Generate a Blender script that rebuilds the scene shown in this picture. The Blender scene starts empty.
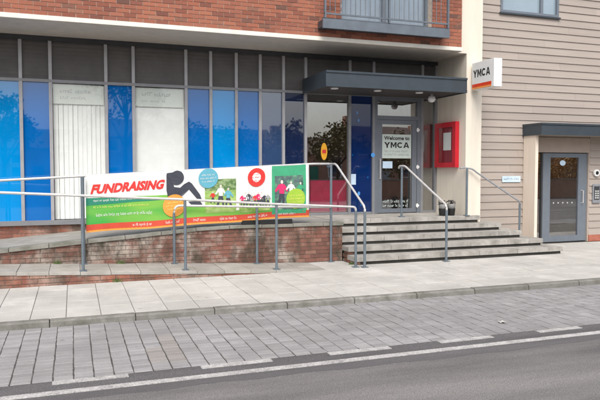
import bpy, bmesh, math, random
from mathutils import Vector, Matrix
random.seed(7)
R = math.radians
scene = bpy.context.scene
col = scene.collection

# ------------------------------------------------------------------ camera
cam_d = bpy.data.cameras.new('camera'); cam = bpy.data.objects.new('camera', cam_d); col.objects.link(cam)
cam.location = (0, 0, 1.75)
cam.rotation_euler = (R(90) - math.atan(30 / 631.0), 0, -R(19.8))
cam_d.sensor_width = 36.0; cam_d.lens = 631.0 / 600 * 36
cam_d.clip_start = 0.05; cam_d.clip_end = 2000
scene.camera = cam

# ------------------------------------------------------------------ world, sun, exposure
SUN_EL, SUN_AZ = R(50), R(200)      # azimuth measured clockwise from +Y
w = bpy.data.worlds.new('World'); scene.world = w; w.use_nodes = True
nt = w.node_tree; nt.nodes.clear()
sky = nt.nodes.new('ShaderNodeTexSky'); sky.sky_type = 'NISHITA'; sky.sun_disc = False
sky.sun_elevation = SUN_EL; sky.sun_rotation = SUN_AZ
sky.air_density = 1.0; sky.dust_density = 4.0; sky.ozone_density = 1.0
hs = nt.nodes.new('ShaderNodeHueSaturation'); hs.inputs['Saturation'].default_value = 0.45
bg = nt.nodes.new('ShaderNodeBackground'); bg.inputs['Strength'].default_value = 0.15
wo = nt.nodes.new('ShaderNodeOutputWorld')
nt.links.new(sky.outputs[0], hs.inputs['Color']); nt.links.new(hs.outputs[0], bg.inputs[0]); nt.links.new(bg.outputs[0], wo.inputs[0])
sd = bpy.data.lights.new('sun', 'SUN'); sd.energy = 1.5; sd.angle = R(36); sd.color = (1, 0.95, 0.88)
so = bpy.data.objects.new('sun', sd); col.objects.link(so)
sdir = Vector((math.sin(SUN_AZ) * math.cos(SUN_EL), math.cos(SUN_AZ) * math.cos(SUN_EL), math.sin(SUN_EL)))
so.rotation_euler = (-sdir).to_track_quat('-Z', 'Y').to_euler(); so.location = (0, 0, 30)
vs = scene.view_settings
vs.view_transform = 'Standard'; vs.look = 'None'; vs.gamma = 1; vs.use_curve_mapping = False
vs.exposure = 0.48

# ------------------------------------------------------------------ materials
MATS = {}
def newmat(name):
    m = bpy.data.materials.new(name); m.use_nodes = True
    n = m.node_tree; b = n.nodes['Principled BSDF']
    MATS[name] = m
    return m, n, b
def N(n, t, **kw):
    x = n.nodes.new(t)
    for k, v in kw.items():
        if k in x.inputs: x.inputs[k].default_value = v
        else: setattr(x, k, v)
    return x
def pos_noise(n, scale, detail=4, rough=0.55, stretch=None):
    g = N(n, 'ShaderNodeNewGeometry')
    src = g.outputs['Position']
    if stretch:
        mp = N(n, 'ShaderNodeMapping'); mp.inputs['Scale'].default_value = stretch
        n.links.new(src, mp.inputs[0]); src = mp.outputs[0]
    t = N(n, 'ShaderNodeTexNoise'); t.inputs['Scale'].default_value = scale
    t.inputs['Detail'].default_value = detail; t.inputs['Roughness'].default_value = rough
    n.links.new(src, t.inputs['Vector'])
    return t.outputs['Fac']
def ramp(n, fac, stops):
    r = N(n, 'ShaderNodeValToRGB')
    els = r.color_ramp.elements
    while len(els) < len(stops): els.new(0.5)
    for e, (p, c) in zip(els, stops):
        e.position = p; e.color = (*c, 1) if len(c) == 3 else c
    n.links.new(fac, r.inputs[0]); return r.outputs[0]
def mix(n, fac, a, b, mode='MIX'):
    m = N(n, 'ShaderNodeMix'); m.data_type = 'RGBA'; m.blend_type = mode
    for s, v in ((m.inputs[0], fac), (m.inputs[6], a), (m.inputs[7], b)):
        if isinstance(v, (int, float)): s.default_value = v
        elif isinstance(v, tuple): s.default_value = (*v, 1)
        else: n.links.new(v, s)
    return m.outputs[2]
def piece_random(n):
    g = N(n, 'ShaderNodeNewGeometry'); o = N(n, 'ShaderNodeObjectInfo')
    a = N(n, 'ShaderNodeMath', operation='ADD'); f = N(n, 'ShaderNodeMath', operation='FRACT')
    n.links.new(g.outputs['Random Per Island'], a.inputs[0]); n.links.new(o.outputs['Random'], a.inputs[1])
    n.links.new(a.outputs[0], f.inputs[0]); return f.outputs[0]
def bump(n, b, fac, strength=0.3, dist=0.01):
    x = N(n, 'ShaderNodeBump'); x.inputs['Strength'].default_value = strength; x.inputs['Distance'].default_value = dist
    n.links.new(fac, x.inputs['Height']); n.links.new(x.outputs[0], b.inputs['Normal'])

def simple(name, c, rough=0.5, metal=0.0, var=0.12, scale=6, bmp=0.0, spec=0.5):
    m, n, b = newmat(name)
    f = pos_noise(n, scale)
    lo = tuple(x * (1 - var) for x in c); hi = tuple(min(1, x * (1 + var)) for x in c)
    n.links.new(ramp(n, f, [(0.3, lo), (0.7, hi)]), b.inputs['Base Color'])
    b.inputs['Roughness'].default_value = rough; b.inputs['Metallic'].default_value = metal
    b.inputs['Specular IOR Level'].default_value = spec
    if bmp: bump(n, b, pos_noise(n, scale * 12), bmp, 0.004)
    return m
def brick_mat(name, stops, stain=0.0, staincol=(0.42, 0.38, 0.33), dark=0.0, sscale=2.2):
    m, n, b = newmat(name)
    c = ramp(n, piece_random(n), stops)
    c = mix(n, 0.35, c, ramp(n, pos_noise(n, 60, 5), [(0.3, (0.5, 0.5, 0.5)), (0.7, (1, 1, 1))]), 'MULTIPLY')
    if stain:
        f = ramp(n, pos_noise(n, sscale, 6, 0.65), [(0.46, (0, 0, 0)), (0.62, (stain,) * 3)])
        c = mix(n, f, c, staincol)
    if dark:
        f = ramp(n, pos_noise(n, 2.2, 8, 0.75, (1.8, 1, 0.8)), [(0.44, (0, 0, 0)), (0.64, (dark,) * 3)])
        c = mix(n, f, c, (0.05, 0.045, 0.03))
    n.links.new(c, b.inputs['Base Color']); b.inputs['Roughness'].default_value = 0.88
    bump(n, b, pos_noise(n, 90, 4), 0.5, 0.004)
    return m
BR = [(0.0, (0.34, 0.115, 0.07)), (0.25, (0.40, 0.15, 0.092)), (0.5, (0.25, 0.085, 0.055)), (0.75, (0.37, 0.14, 0.09)), (0.88, (0.20, 0.075, 0.055)), (0.94, (0.15, 0.075, 0.058)), (1.0, (0.38, 0.165, 0.105))]
brick_mat('brick', BR)
brick_mat('brick_old', [(0, (0.21, 0.085, 0.062)), (0.4, (0.27, 0.12, 0.088)), (0.7, (0.17, 0.075, 0.058)), (1, (0.30, 0.16, 0.12))], 0.85, (0.44, 0.39, 0.34), 0.96)
brick_mat('brick_low', [(0, (0.33, 0.115, 0.075)), (0.5, (0.37, 0.145, 0.095)), (1, (0.22, 0.085, 0.062))], 0.55, (0.40, 0.33, 0.28), 0.75)
simple('mortar', (0.55, 0.46, 0.38), 0.95, var=0.2, scale=20, bmp=0.4)
simple('mortar_old', (0.24, 0.2, 0.17), 0.95, var=0.3, scale=9, bmp=0.4)
def concrete(name, c, stain=(0.5, 0.47, 0.42), amt=0.6, scale=3, piece=0.1, rough=0.9, spot=0.35, gum=0.0):
    m, n, b = newmat(name)
    pr = ramp(n, piece_random(n), [(0, tuple(x * (1 - piece) for x in c)), (1, tuple(x * (1 + piece) for x in c))])
    f = ramp(n, pos_noise(n, scale, 8, 0.65), [(0.35, (0, 0, 0)), (0.75, (amt,) * 3)])
    cc = mix(n, f, pr, stain)
    sp = ramp(n, pos_noise(n, 190, 3, 0.7), [(0.33, (1 - spot,) * 3), (0.62, (1.0,) * 3)])
    cc = mix(n, 1.0, cc, sp, 'MULTIPLY')
    if gum:
        g_ = N(n, 'ShaderNodeNewGeometry'); v_ = N(n, 'ShaderNodeTexVoronoi'); v_.inputs['Scale'].default_value = 3.2
        n.links.new(g_.outputs['Position'], v_.inputs['Vector'])
        cc = mix(n, ramp(n, v_.outputs['Distance'], [(0.07, (gum,) * 3), (0.12, (0, 0, 0))]), cc, tuple(x * 0.5 for x in c))
        cc = mix(n, ramp(n, pos_noise(n, 0.7, 9, 0.8), [(0.46, (0, 0, 0)), (0.66, (gum,) * 3)]), cc, tuple(x * 0.58 for x in c))
    n.links.new(cc, b.inputs['Base Color']); b.inputs['Roughness'].default_value = rough
    b.inputs['Specular IOR Level'].default_value = 0.3
    bump(n, b, pos_noise(n, 120, 5), 0.35, 0.004)
    return m
concrete('slab', (0.62, 0.605, 0.575), (0.40, 0.39, 0.36), 0.7, 1.7, 0.08, gum=0.75)
concrete('slab_ramp', (0.47, 0.45, 0.42), (0.25, 0.24, 0.20), 0.85, 2.5, 0.10, gum=0.7)
concrete('paver_warm', (0.335, 0.315, 0.30), (0.25, 0.235, 0.225), 0.7, 1.1, 0.10, spot=0.35)
concrete('paver', (0.37, 0.363, 0.37), (0.255, 0.248, 0.247), 0.7, 1.1, 0.16, spot=0.4, gum=0.7)
concrete('kerbstone', (0.30, 0.295, 0.275), (0.09, 0.09, 0.065), 0.9, 5, 0.2, gum=0.6)
concrete('tread', (0.50, 0.48, 0.45), (0.17, 0.165, 0.14), 0.9, 4.2, 0.10, gum=0.7)
concrete('coping', (0.37, 0.36, 0.325), (0.10, 0.105, 0.07), 0.95, 3.2, 0.10, gum=0.7)
concrete('riser_dirt_shade', (0.07, 0.066, 0.06), (0.03, 0.03, 0.025), 0.6, 4, 0.1)  # near-black colour holds dirt and the shade under the tread overhang
concrete('joint_sand', (0.10, 0.095, 0.085), (0.06, 0.06, 0.045), 0.6, 6, 0)
concrete('joint_dark', (0.085, 0.08, 0.075), (0.05, 0.05, 0.04), 0.6, 6, 0)
concrete('joint_slab', (0.21, 0.2, 0.18), (0.12, 0.115, 0.09), 0.6, 6, 0)
def asphalt(name, c, c2, sc=0.5):
    m, n, b = newmat(name)
    base = ramp(n, pos_noise(n, sc, 5, 0.6, (0.25, 1.6, 1)), [(0.35, c), (0.65, c2)])
    sp = ramp(n, pos_noise(n, 140, 2, 0.6), [(0.36, (0.55,) * 3), (0.5, (0.95,) * 3), (0.66, (1.5,) * 3)])
    cc = mix(n, 1.0, base, sp, 'MULTIPLY')
    n.links.new(cc, b.inputs['Base Color']); b.inputs['Roughness'].default_value = 0.85
    bump(n, b, pos_noise(n, 140, 2), 0.7, 0.006)
asphalt('road', (0.095, 0.09, 0.093), (0.215, 0.207, 0.203), 0.8)
asphalt('channel', (0.085, 0.081, 0.085), (0.13, 0.125, 0.13), 1.2)
def paint_mat():
    m, n, b = newmat('road_paint')
    c = mix(n, ramp(n, pos_noise(n, 5, 6, 0.8), [(0.40, (0.15,) * 3), (0.62, (0.9,) * 3)]), ramp(n, pos_noise(n, 55, 6, 0.75), [(0.40, (0.34, 0.34, 0.34)), (0.55, (0.60, 0.59, 0.58))]), ramp(n, pos_noise(n, 70, 6, 0.75), [(0.47, (0.17, 0.165, 0.165)), (0.56, (0.50, 0.49, 0.48))]))
    n.links.new(c, b.inputs['Base Color']); b.inputs['Roughness'].default_value = 0.7
    bump(n, b, pos_noise(n, 120, 3), 0.4, 0.004)
paint_mat()
def render_mat(name, c, streak=0.25):
    m, n, b = newmat(name)
    f = pos_noise(n, 1.3, 6, 0.65, (4, 4, 0.5))
    cc = ramp(n, f, [(0.3, tuple(x * (1 - streak) for x in c)), (0.6, c)])
    n.links.new(cc, b.inputs['Base Color']); b.inputs['Roughness'].default_value = 0.9
    bump(n, b, pos_noise(n, 150, 4), 0.25, 0.003)
render_mat('cream_render', (0.74, 0.68, 0.585), 0.12)
render_mat('cream_jamb', (0.76, 0.66, 0.56), 0.08)
render_mat('soffit', (0.62, 0.56, 0.49), 0.12)
render_mat('white_trim', (0.78, 0.75, 0.68), 0.1)
def cladding_mat():
    m, n, b = newmat('cladding')
    c = ramp(n, piece_random(n), [(0, (0.375, 0.325, 0.29)), (1, (0.42, 0.365, 0.325))])
    f = ramp(n, pos_noise(n, 7, 6, 0.6, (0.12, 1, 4)), [(0.3, (0.86, 0.86, 0.86)), (0.7, (1.02, 1.02, 1.02))])
    n.links.new(mix(n, 1.0, c, f, 'MULTIPLY'), b.inputs['Base Color']); b.inputs['Roughness'].default_value = 0.75
    bump(n, b, pos_noise(n, 40, 4, 0.6, (0.06, 1, 3)), 0.25, 0.003)
cladding_mat()
simple('lintel', (0.40, 0.335, 0.29), 0.8, var=0.05)
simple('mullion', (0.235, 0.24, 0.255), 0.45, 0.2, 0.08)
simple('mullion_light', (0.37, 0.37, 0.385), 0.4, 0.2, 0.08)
simple('frame_dark', (0.05, 0.053, 0.058), 0.45, 0.1)
def spandrel_mat():
    m, n, b = newmat('spandrel')
    f = pos_noise(n, 3, 5); n.links.new(ramp(n, f, [(0.3, (0.082, 0.077, 0.076)), (0.7, (0.115, 0.109, 0.107))]), b.inputs['Base Color'])
    b.inputs['Roughness'].default_value = 0.55
    g = N(n, 'ShaderNodeNewGeometry'); wv = N(n, 'ShaderNodeTexWave', bands_direction='Z'); wv.inputs['Scale'].default_value = 4.2; wv.inputs['Distortion'].default_value = 0.0
    n.links.new(g.outputs['Position'], wv.inputs['Vector']); bump(n, b, wv.outputs['Fac'], 0.5, 0.006)
spandrel_mat()
simple('canopy_under', (0.05, 0.046, 0.044), 0.6)
simple('frame_blue', (0.16, 0.185, 0.22), 0.4, 0.1, 0.06)
simple('door_grey', (0.15, 0.17, 0.20), 0.4, 0.1, 0.06)
simple('beam_grey', (0.13, 0.155, 0.185), 0.42, 0.15, 0.12, 5)
simple('steel_blue', (0.045, 0.058, 0.072), 0.42, 0.15, 0.12, 5)
simple('steel_dark', (0.045, 0.06, 0.075), 0.38, 0.15, 0.12, 5)
simple('post', (0.15, 0.185, 0.215), 0.42, 0.25, 0.12, 9)
simple('rail', (0.60, 0.59, 0.58), 0.38, 0.3, 0.12, 9)
simple('galv', (0.32, 0.34, 0.37), 0.45, 0.4, 0.12, 9)
simple('white', (0.78, 0.79, 0.79), 0.5, var=0.03)
simple('paper', (0.72, 0.76, 0.72), 0.7, var=0.03)
simple('paper_door', (0.56, 0.64, 0.60), 0.6, var=0.04)
simple('blind', (0.88, 0.89, 0.88), 0.8, var=0.04)
simple('ink', (0.02, 0.02, 0.022), 0.6)
simple('ink_grey', (0.32, 0.34, 0.34), 0.6)
simple('ink_faint', (0.50, 0.53, 0.53), 0.6)
simple('red_case', (0.50, 0.012, 0.025), 0.35, var=0.08)
simple('red_dark', (0.26, 0.008, 0.02), 0.4, var=0.15)
simple('sign_red', (0.72, 0.06, 0.02), 0.4, var=0.1)
simple('sign_orange', (0.85, 0.33, 0.09), 0.4, var=0.1)
simple('black', (0.012, 0.012, 0.013), 0.5)
simple('pot_grey', (0.22, 0.22, 0.22), 0.6)
simple('litter', (0.45, 0.44, 0.42), 0.8)
simple('grey_light', (0.5, 0.5, 0.5), 0.5)
simple('terracotta', (0.38, 0.13, 0.085), 0.8, var=0.2)
simple('inner_wall', (0.42, 0.39, 0.35), 0.9, var=0.1)
simple('lobby_warm', (0.46, 0.22, 0.12), 0.8, var=0.35, scale=3)
simple('inner_dark', (0.10, 0.095, 0.09), 0.9, var=0.1)
simple('inner_floor', (0.13, 0.115, 0.10), 0.6, var=0.1)
simple('pink_fabric', (0.78, 0.03, 0.14), 0.9, var=0.15)
simple('ban_white', (0.74, 0.76, 0.74), 0.5, var=0.03)
simple('ban_red', (0.66, 0.035, 0.03), 0.5, var=0.06)
simple('ban_strip', (0.60, 0.075, 0.04), 0.5, var=0.06)
simple('ban_orange', (0.75, 0.33, 0.06), 0.5, var=0.06)
simple('ban_teal', (0.02, 0.22, 0.14), 0.5, var=0.1)
simple('ban_dark', (0.045, 0.05, 0.07), 0.5, var=0.1)
simple('ban_cyan', (0.12, 0.40, 0.52), 0.5, var=0.06)
simple('ban_lime', (0.33, 0.53, 0.05), 0.5, var=0.06)
simple('ban_yellow', (0.80, 0.74, 0.2), 0.5, var=0.06)
simple('ban_edge', (0.05, 0.35, 0.18), 0.5, var=0.1)
simple('sticker_blue', (0.08, 0.32, 0.75), 0.4)
simple('sticker_pale', (0.55, 0.70, 0.85), 0.4)
simple('sticker_yellow', (0.85, 0.42, 0.02), 0.4)
simple('bark', (0.09, 0.065, 0.045), 0.9, var=0.3, scale=12, bmp=0.5)
simple('roof_tile', (0.16, 0.11, 0.095), 0.85, var=0.2, scale=8)
simple('curtain', (0.27, 0.33, 0.41), 0.8, var=0.05)
simple('plaster', (0.62, 0.58, 0.52), 0.9)
def ban_green():
    m, n, b = newmat('ban_green')
    c = ramp(n, pos_noise(n, 1.6, 2, 0.4, (0.5, 1, 2.2)), [(0.35, (0.03, 0.36, 0.06)), (0.6, (0.20, 0.48, 0.07))])
    n.links.new(c, b.inputs['Base Color']); b.inputs['Roughness'].default_value = 0.5
ban_green()
def photo_mat(name, stops, scale):
    m, n, b = newmat(name)
    g = N(n, 'ShaderNodeNewGeometry'); v = N(n, 'ShaderNodeTexVoronoi'); v.inputs['Scale'].default_value = scale
    mp = N(n, 'ShaderNodeMapping'); mp.inputs['Scale'].default_value = (1.6, 1, 0.75)
    n.links.new(g.outputs['Position'], mp.inputs[0]); n.links.new(mp.outputs[0], v.inputs['Vector'])
    sp = N(n, 'ShaderNodeSeparateColor'); n.links.new(v.outputs['Color'], sp.inputs[0])
    n.links.new(ramp(n, sp.outputs[0], stops), b.inputs['Base Color']); b.inputs['Roughness'].default_value = 0.5
def photo_noise(name, stops, scale):
    m, n, b = newmat(name)
    n.links.new(ramp(n, pos_noise(n, scale, 5, 0.6, (1, 1, 1.4)), stops), b.inputs['Base Color']); b.inputs['Roughness'].default_value = 0.5
photo_noise('photo_field', [(0.35, (0.17, 0.32, 0.07)), (0.5, (0.30, 0.46, 0.12)), (0.65, (0.42, 0.55, 0.22))], 7)
photo_noise('photo_hedge', [(0.4, (0.08, 0.17, 0.05)), (0.6, (0.30, 0.40, 0.2))], 14)
photo_noise('photo_dark', [(0.38, (0.04, 0.10, 0.08)), (0.5, (0.10, 0.14, 0.15)), (0.6, (0.10, 0.28, 0.16)), (0.7, (0.35, 0.4, 0.38))], 9)
def glass_mat(name, tint=(0.93, 0.96, 0.95), f0=0.05, rough=0.0):
    m, n, b = newmat(name); n.nodes.remove(b)
    out = [x for x in n.nodes if x.type == 'OUTPUT_MATERIAL'][0]
    t = N(n, 'ShaderNodeBsdfTransparent'); t.inputs[0].default_value = (*tint, 1)
    g = N(n, 'ShaderNodeBsdfGlossy'); g.inputs['Roughness'].default_value = rough
    lw = N(n, 'ShaderNodeLayerWeight'); lw.inputs['Blend'].default_value = 0.5      # facing = 1 - |cos|, the same for both sides of a pane
    pw = N(n, 'ShaderNodeMath', operation='POWER'); pw.inputs[1].default_value = 5
    ma = N(n, 'ShaderNodeMath', operation='MULTIPLY_ADD'); ma.inputs[1].default_value = 1 - f0; ma.inputs[2].default_value = f0
    n.links.new(lw.outputs['Facing'], pw.inputs[0]); n.links.new(pw.outputs[0], ma.inputs[0])
    bm_ = N(n, 'ShaderNodeBump'); bm_.inputs['Strength'].default_value = 0.03; bm_.inputs['Distance'].default_value = 0.02
    n.links.new(pos_noise(n, 1.1, 2), bm_.inputs['Height']); n.links.new(bm_.outputs[0], g.inputs['Normal'])
    mx = N(n, 'ShaderNodeMixShader')
    n.links.new(ma.outputs[0], mx.inputs[0]); n.links.new(t.outputs[0], mx.inputs[1]); n.links.new(g.outputs[0], mx.inputs[2]); n.links.new(mx.outputs[0], out.inputs[0])
glass_mat('glass', (0.99, 0.995, 0.99), 0.035)
glass_mat('glass_dim', (0.94, 0.955, 0.955), 0.30)
def film(name, c, ior=1.75):
    m, n, b = newmat(name)
    f = pos_noise(n, 1.2, 3, 0.5)
    n.links.new(ramp(n, f, [(0.3, tuple(x * 0.9 for x in c)), (0.7, tuple(min(1, x * 1.1) for x in c))]), b.inputs['Base Color'])
    b.inputs['Roughness'].default_value = 0.02; b.inputs['IOR'].default_value = ior
    bump(n, b, pos_noise(n, 1.1, 2), 0.03, 0.02)
film('film_blue', (0.0, 0.135, 0.46), 1.75); film('film_cyan', (0.0, 0.25, 0.64), 1.85); film('film_navy', (0.003, 0.022, 0.11), 1.65); film('pane_curtain_sky', (0.27, 0.35, 0.41), 2.0)
film('film_slate', (0.03, 0.07, 0.17), 2.3); film('film_ink', (0.008, 0.02, 0.07), 2.2)
def leaf_mat(name, a, b_):
    m, n, b = newmat(name)
    n.links.new(ramp(n, piece_random(n), [(0, a), (1, b_)]), b.inputs['Base Color']); b.inputs['Roughness'].default_value = 0.7
leaf_mat('leaf', (0.10, 0.085, 0.03), (0.20, 0.15, 0.055))
leaf_mat('leaf_gold', (0.30, 0.14, 0.03), (0.45, 0.24, 0.06))
leaf_mat('weed', (0.05, 0.09, 0.02), (0.12, 0.16, 0.05))

# ------------------------------------------------------------------ mesh helpers
def strokes(m, fn, u0, u1, v, h, lw, gap, space):      # illegible print: letter-like strokes in word groups
    u = u0
    while u < u1:
        for _ in range(random.randint(2, 7)):
            if u + lw > u1: u = u1; break
            l = lw * random.uniform(.7, 1.3); hh = h * random.choice((.62, .66, .7, 1.0)); k = random.random()
            for (a, b, c, d) in ([(0, .4, v, v + hh), (.4, 1, v, v + h * .2)] if k < .35 else [(0, .35, v, v + hh), (.35, 1, v + hh - h * .22, v + hh)] if k < .7 else [(0, 1, v, v + h * .16), (0, .3, v, v + hh), (.3, 1, v + hh - h * .18, v + hh)]):
                o_ = len(m.v); m.v += [fn(u + l * a, c), fn(u + l * b, c), fn(u + l * b, d), fn(u + l * a, d)]; m.f.append((o_, o_ + 1, o_ + 2, o_ + 3))
            u += l + gap
        u += space
    return m
class MB:
    def __init__(s): s.v = []; s.f = []
    def hexa(s, p):                         # 8 points: bottom ring 0-3, top ring 4-7
        o = len(s.v); s.v += [tuple(q) for q in p]
        for f in ((3, 2, 1, 0), (4, 5, 6, 7), (0, 1, 5, 4), (1, 2, 6, 5), (2, 3, 7, 6), (3, 0, 4, 7)):
            s.f.append(tuple(o + i for i in f))
        return s
    def box(s, x0, x1, y0, y1, z0, z1):
        return s.hexa([(x0, y0, z0), (x1, y0, z0), (x1, y1, z0), (x0, y1, z0), (x0, y0, z1), (x1, y0, z1), (x1, y1, z1), (x0, y1, z1)])
    def tube(s, pts, r, n=10, cap=True, r2=None):
        pts = [Vector(p) for p in pts]; rings = []
        for i, p in enumerate(pts):
            d = (pts[min(i + 1, len(pts) - 1)] - pts[max(i - 1, 0)]).normalized()
            a = d.cross(Vector((0, 0, 1)) if abs(d.z) < 0.95 else Vector((1, 0, 0))).normalized(); b = d.cross(a)
            rr = r if r2 is None else r + (r2 - r) * i / (len(pts) - 1)
            o = len(s.v)
            for k in range(n):
                t = 2 * math.pi * k / n; s.v.append(tuple(p + (a * math.cos(t) + b * math.sin(t)) * rr))
            rings.append(o)
        for A, B in zip(rings, rings[1:]):
            for k in range(n): s.f.append((A + k, A + (k + 1) % n, B + (k + 1) % n, B + k))
        if cap:
            s.f.append(tuple(rings[0] + k for k in range(n))[::-1]); s.f.append(tuple(rings[-1] + k for k in range(n)))
        return s
    def lathe(s, c, prof, n=20):            # profile of (radius, z)
        rings = []
        for r, z in prof:
            o = len(s.v); rings.append(o)
            for k in range(n):
                t = 2 * math.pi * k / n; s.v.append((c[0] + r * math.cos(t), c[1] + r * math.sin(t), c[2] + z))
        for A, B in zip(rings, rings[1:]):
            for k in range(n): s.f.append((A + k, A + (k + 1) % n, B + (k + 1) % n, B + k))
        s.f.append(tuple(rings[0] + k for k in range(n))[::-1]); s.f.append(tuple(rings[-1] + k for k in range(n)))
        return s
    def prism(s, poly, ax, a, b):           # polygon in the other two axes extruded along axis ax
        def pt(q, t):
            q = list(q); q.insert(ax, t); return tuple(q)
        o = len(s.v); k = len(poly)
        s.v += [pt(q, a) for q in poly] + [pt(q, b) for q in poly]
        s.f.append(tuple(range(o, o + k))); s.f.append(tuple(range(o + 2 * k - 1, o + k - 1, -1)))
        for i in range(k):
            j = (i + 1) % k; s.f.append((o + i, o + k + i, o + k + j, o + j))
        return s
    def disc(s, c, r, y, n=28):             # flat disc facing -Y at depth y, c = (x, z)
        o = len(s.v)
        s.v += [(c[0] + r * math.cos(2 * math.pi * k / n), y, c[1] + r * math.sin(2 * math.pi * k / n)) for k in range(n)]
        s.f.append(tuple(range(o, o + n))); return s
def setp(o, label=None, cat=None, group=None, kind=None):
    for k, v in (('label', label), ('category', cat), ('group', group), ('kind', kind)):
        if v: o[k] = v
    return o
ORG = {}
def build(mb, name, mat, parent=None, origin=None, smooth=False, bevel=0):
    L = Vector(ORG[parent.name]) if parent else Vector(origin or (0, 0, 0))
    me = bpy.data.meshes.new(name)
    me.from_pydata([tuple(Vector(v) - L) for v in mb.v], [], mb.f)
    bm = bmesh.new(); bm.from_mesh(me)
    bmesh.ops.recalc_face_normals(bm, faces=bm.faces)
    if bevel: bmesh.ops.bevel(bm, geom=bm.edges[:] , offset=bevel, segments=2, affect='EDGES', profile=0.7)
    bm.to_mesh(me); bm.free()
    if smooth:
        for p in me.polygons: p.use_smooth = True
    me.materials.append(MATS[mat] if isinstance(mat, str) else mat)
    o = bpy.data.objects.new(name, me); col.objects.link(o)
    if parent: o.parent = parent
    else: o.location = L
    ORG[o.name] = tuple(L)
    return o
def thing(name, label, cat, loc, group=None):
    o = bpy.data.objects.new(name, None); o.empty_display_size = 0.1; col.objects.link(o); o.location = loc
    ORG[o.name] = tuple(loc); return setp(o, label, cat, group)
def B(*a): return MB().box(*a)
def place(mesh, name, parent, loc, rz=0, scale=None):
    o = bpy.data.objects.new(name, mesh); col.objects.link(o); o.parent = parent
    o.location = Vector(loc) - Vector(ORG[parent.name]); o.rotation_euler = (0, 0, rz)
    if scale: o.scale = scale
    return o
def raw_mesh(mb, name, mat):
    me = bpy.data.meshes.new(name); me.from_pydata(mb.v, [], mb.f); me.materials.append(MATS[mat])
    bm = bmesh.new(); bm.from_mesh(me); bmesh.ops.recalc_face_normals(bm, faces=bm.faces); bm.to_mesh(me); bm.free(); return me
def chamfer_block(sx, sy, sz, c):           # block resting with its top at z = 0, top edges chamfered
    m = MB(); a, b = sx / 2, sy / 2
    rings = [[(-a, -b, -sz), (a, -b, -sz), (a, b, -sz), (-a, b, -sz)], [(-a, -b, -c), (a, -b, -c), (a, b, -c), (-a, b, -c)],
             [(-a + c, -b + c, 0), (a - c, -b + c, 0), (a - c, b - c, 0), (-a + c, b - c, 0)]]
    for r in rings: m.v += r
    for k in range(2):
        for i in range(4):
            j = (i + 1) % 4; m.f.append((4 * k + i, 4 * k + j, 4 * k + 4 + j, 4 * k + 4 + i))
    m.f.append((8, 9, 10, 11)); m.f.append((3, 2, 1, 0)); return m
def text_geom(s, bold=0.0):
    cu = bpy.data.curves.new('t', 'FONT'); cu.body = s; cu.size = 1; cu.offset = bold; cu.resolution_u = 3
    o = bpy.data.objects.new('t', cu); col.objects.link(o)
    dg = bpy.context.evaluated_depsgraph_get(); dg.update()
    me = o.evaluated_get(dg).to_mesh()
    v = [(p.co.x, p.co.y) for p in me.vertices]; f = [tuple(p.vertices) for p in me.polygons]
    o.evaluated_get(dg).to_mesh_clear(); bpy.data.objects.remove(o); bpy.data.curves.remove(cu)
    xs = [p[0] for p in v]; ys = [p[1] for p in v]; x0, x1, y0, y1 = min(xs), max(xs), min(ys), max(ys)
    return [((x - x0) / (x1 - x0), (y - y0) / (y1 - y0)) for x, y in v], f     # normalised to 0..1
def text_on(s, fn, bold=0.0):               # fn maps (0..1, 0..1) to a point in the scene
    v, f = text_geom(s, bold); m = MB(); m.v = [fn(*p) for p in v]; m.f = f; return m

def bold_word(word, fn):                   # heavy sans capitals from straight strokes
    m = MB(); n = len(word); wv = 1.0 / n; inner = wv * 0.93
    def poly(pts, k):
        o = len(m.v); m.v += [fn(k * wv + inner * x + wv * .03, y) for x, y in pts]; m.f.append(tuple(range(o, o + len(pts))))
    for k, c in enumerate(word):
        if c == 'Y':
            poly([(0, 1), (.3, 1), (.63, .42), (.37, .42)], k); poly([(1, 1), (.7, 1), (.5, .645), (.63, .42)], k); poly([(.37, 0), (.63, 0), (.63, .42), (.37, .42)], k)
        elif c == 'M':
            poly([(0, 0), (.23, 0), (.23, 1), (0, 1)], k); poly([(.77, 0), (1, 0), (1, 1), (.77, 1)], k)
            poly([(.23, 1), (.23, .62), (.44, .15), (.5, .15), (.5, .48), (.27, 1)], k); poly([(.77, 1), (.77, .62), (.56, .15), (.5, .15), (.5, .48), (.73, 1)], k)
        elif c == 'C':
            a = [math.radians(40 + 280 * t / 14) for t in range(15)]
            for p, q in zip(a, a[1:]):
                poly([(.52 + .5 * math.cos(p), .5 + .5 * math.sin(p)), (.52 + .5 * math.cos(q), .5 + .5 * math.sin(q)), (.52 + .26 * math.cos(q), .5 + .28 * math.sin(q)), (.52 + .26 * math.cos(p), .5 + .28 * math.sin(p))], k)
        elif c == 'A':
            poly([(0, 0), (.26, 0), (.5, .78), (.5, 1), (.36, 1)], k); poly([(1, 0), (.74, 0), (.5, .78), (.5, 1), (.64, 1)], k); poly([(.32, .2), (.68, .2), (.61, .4), (.39, .4)], k)
    return m

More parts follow.
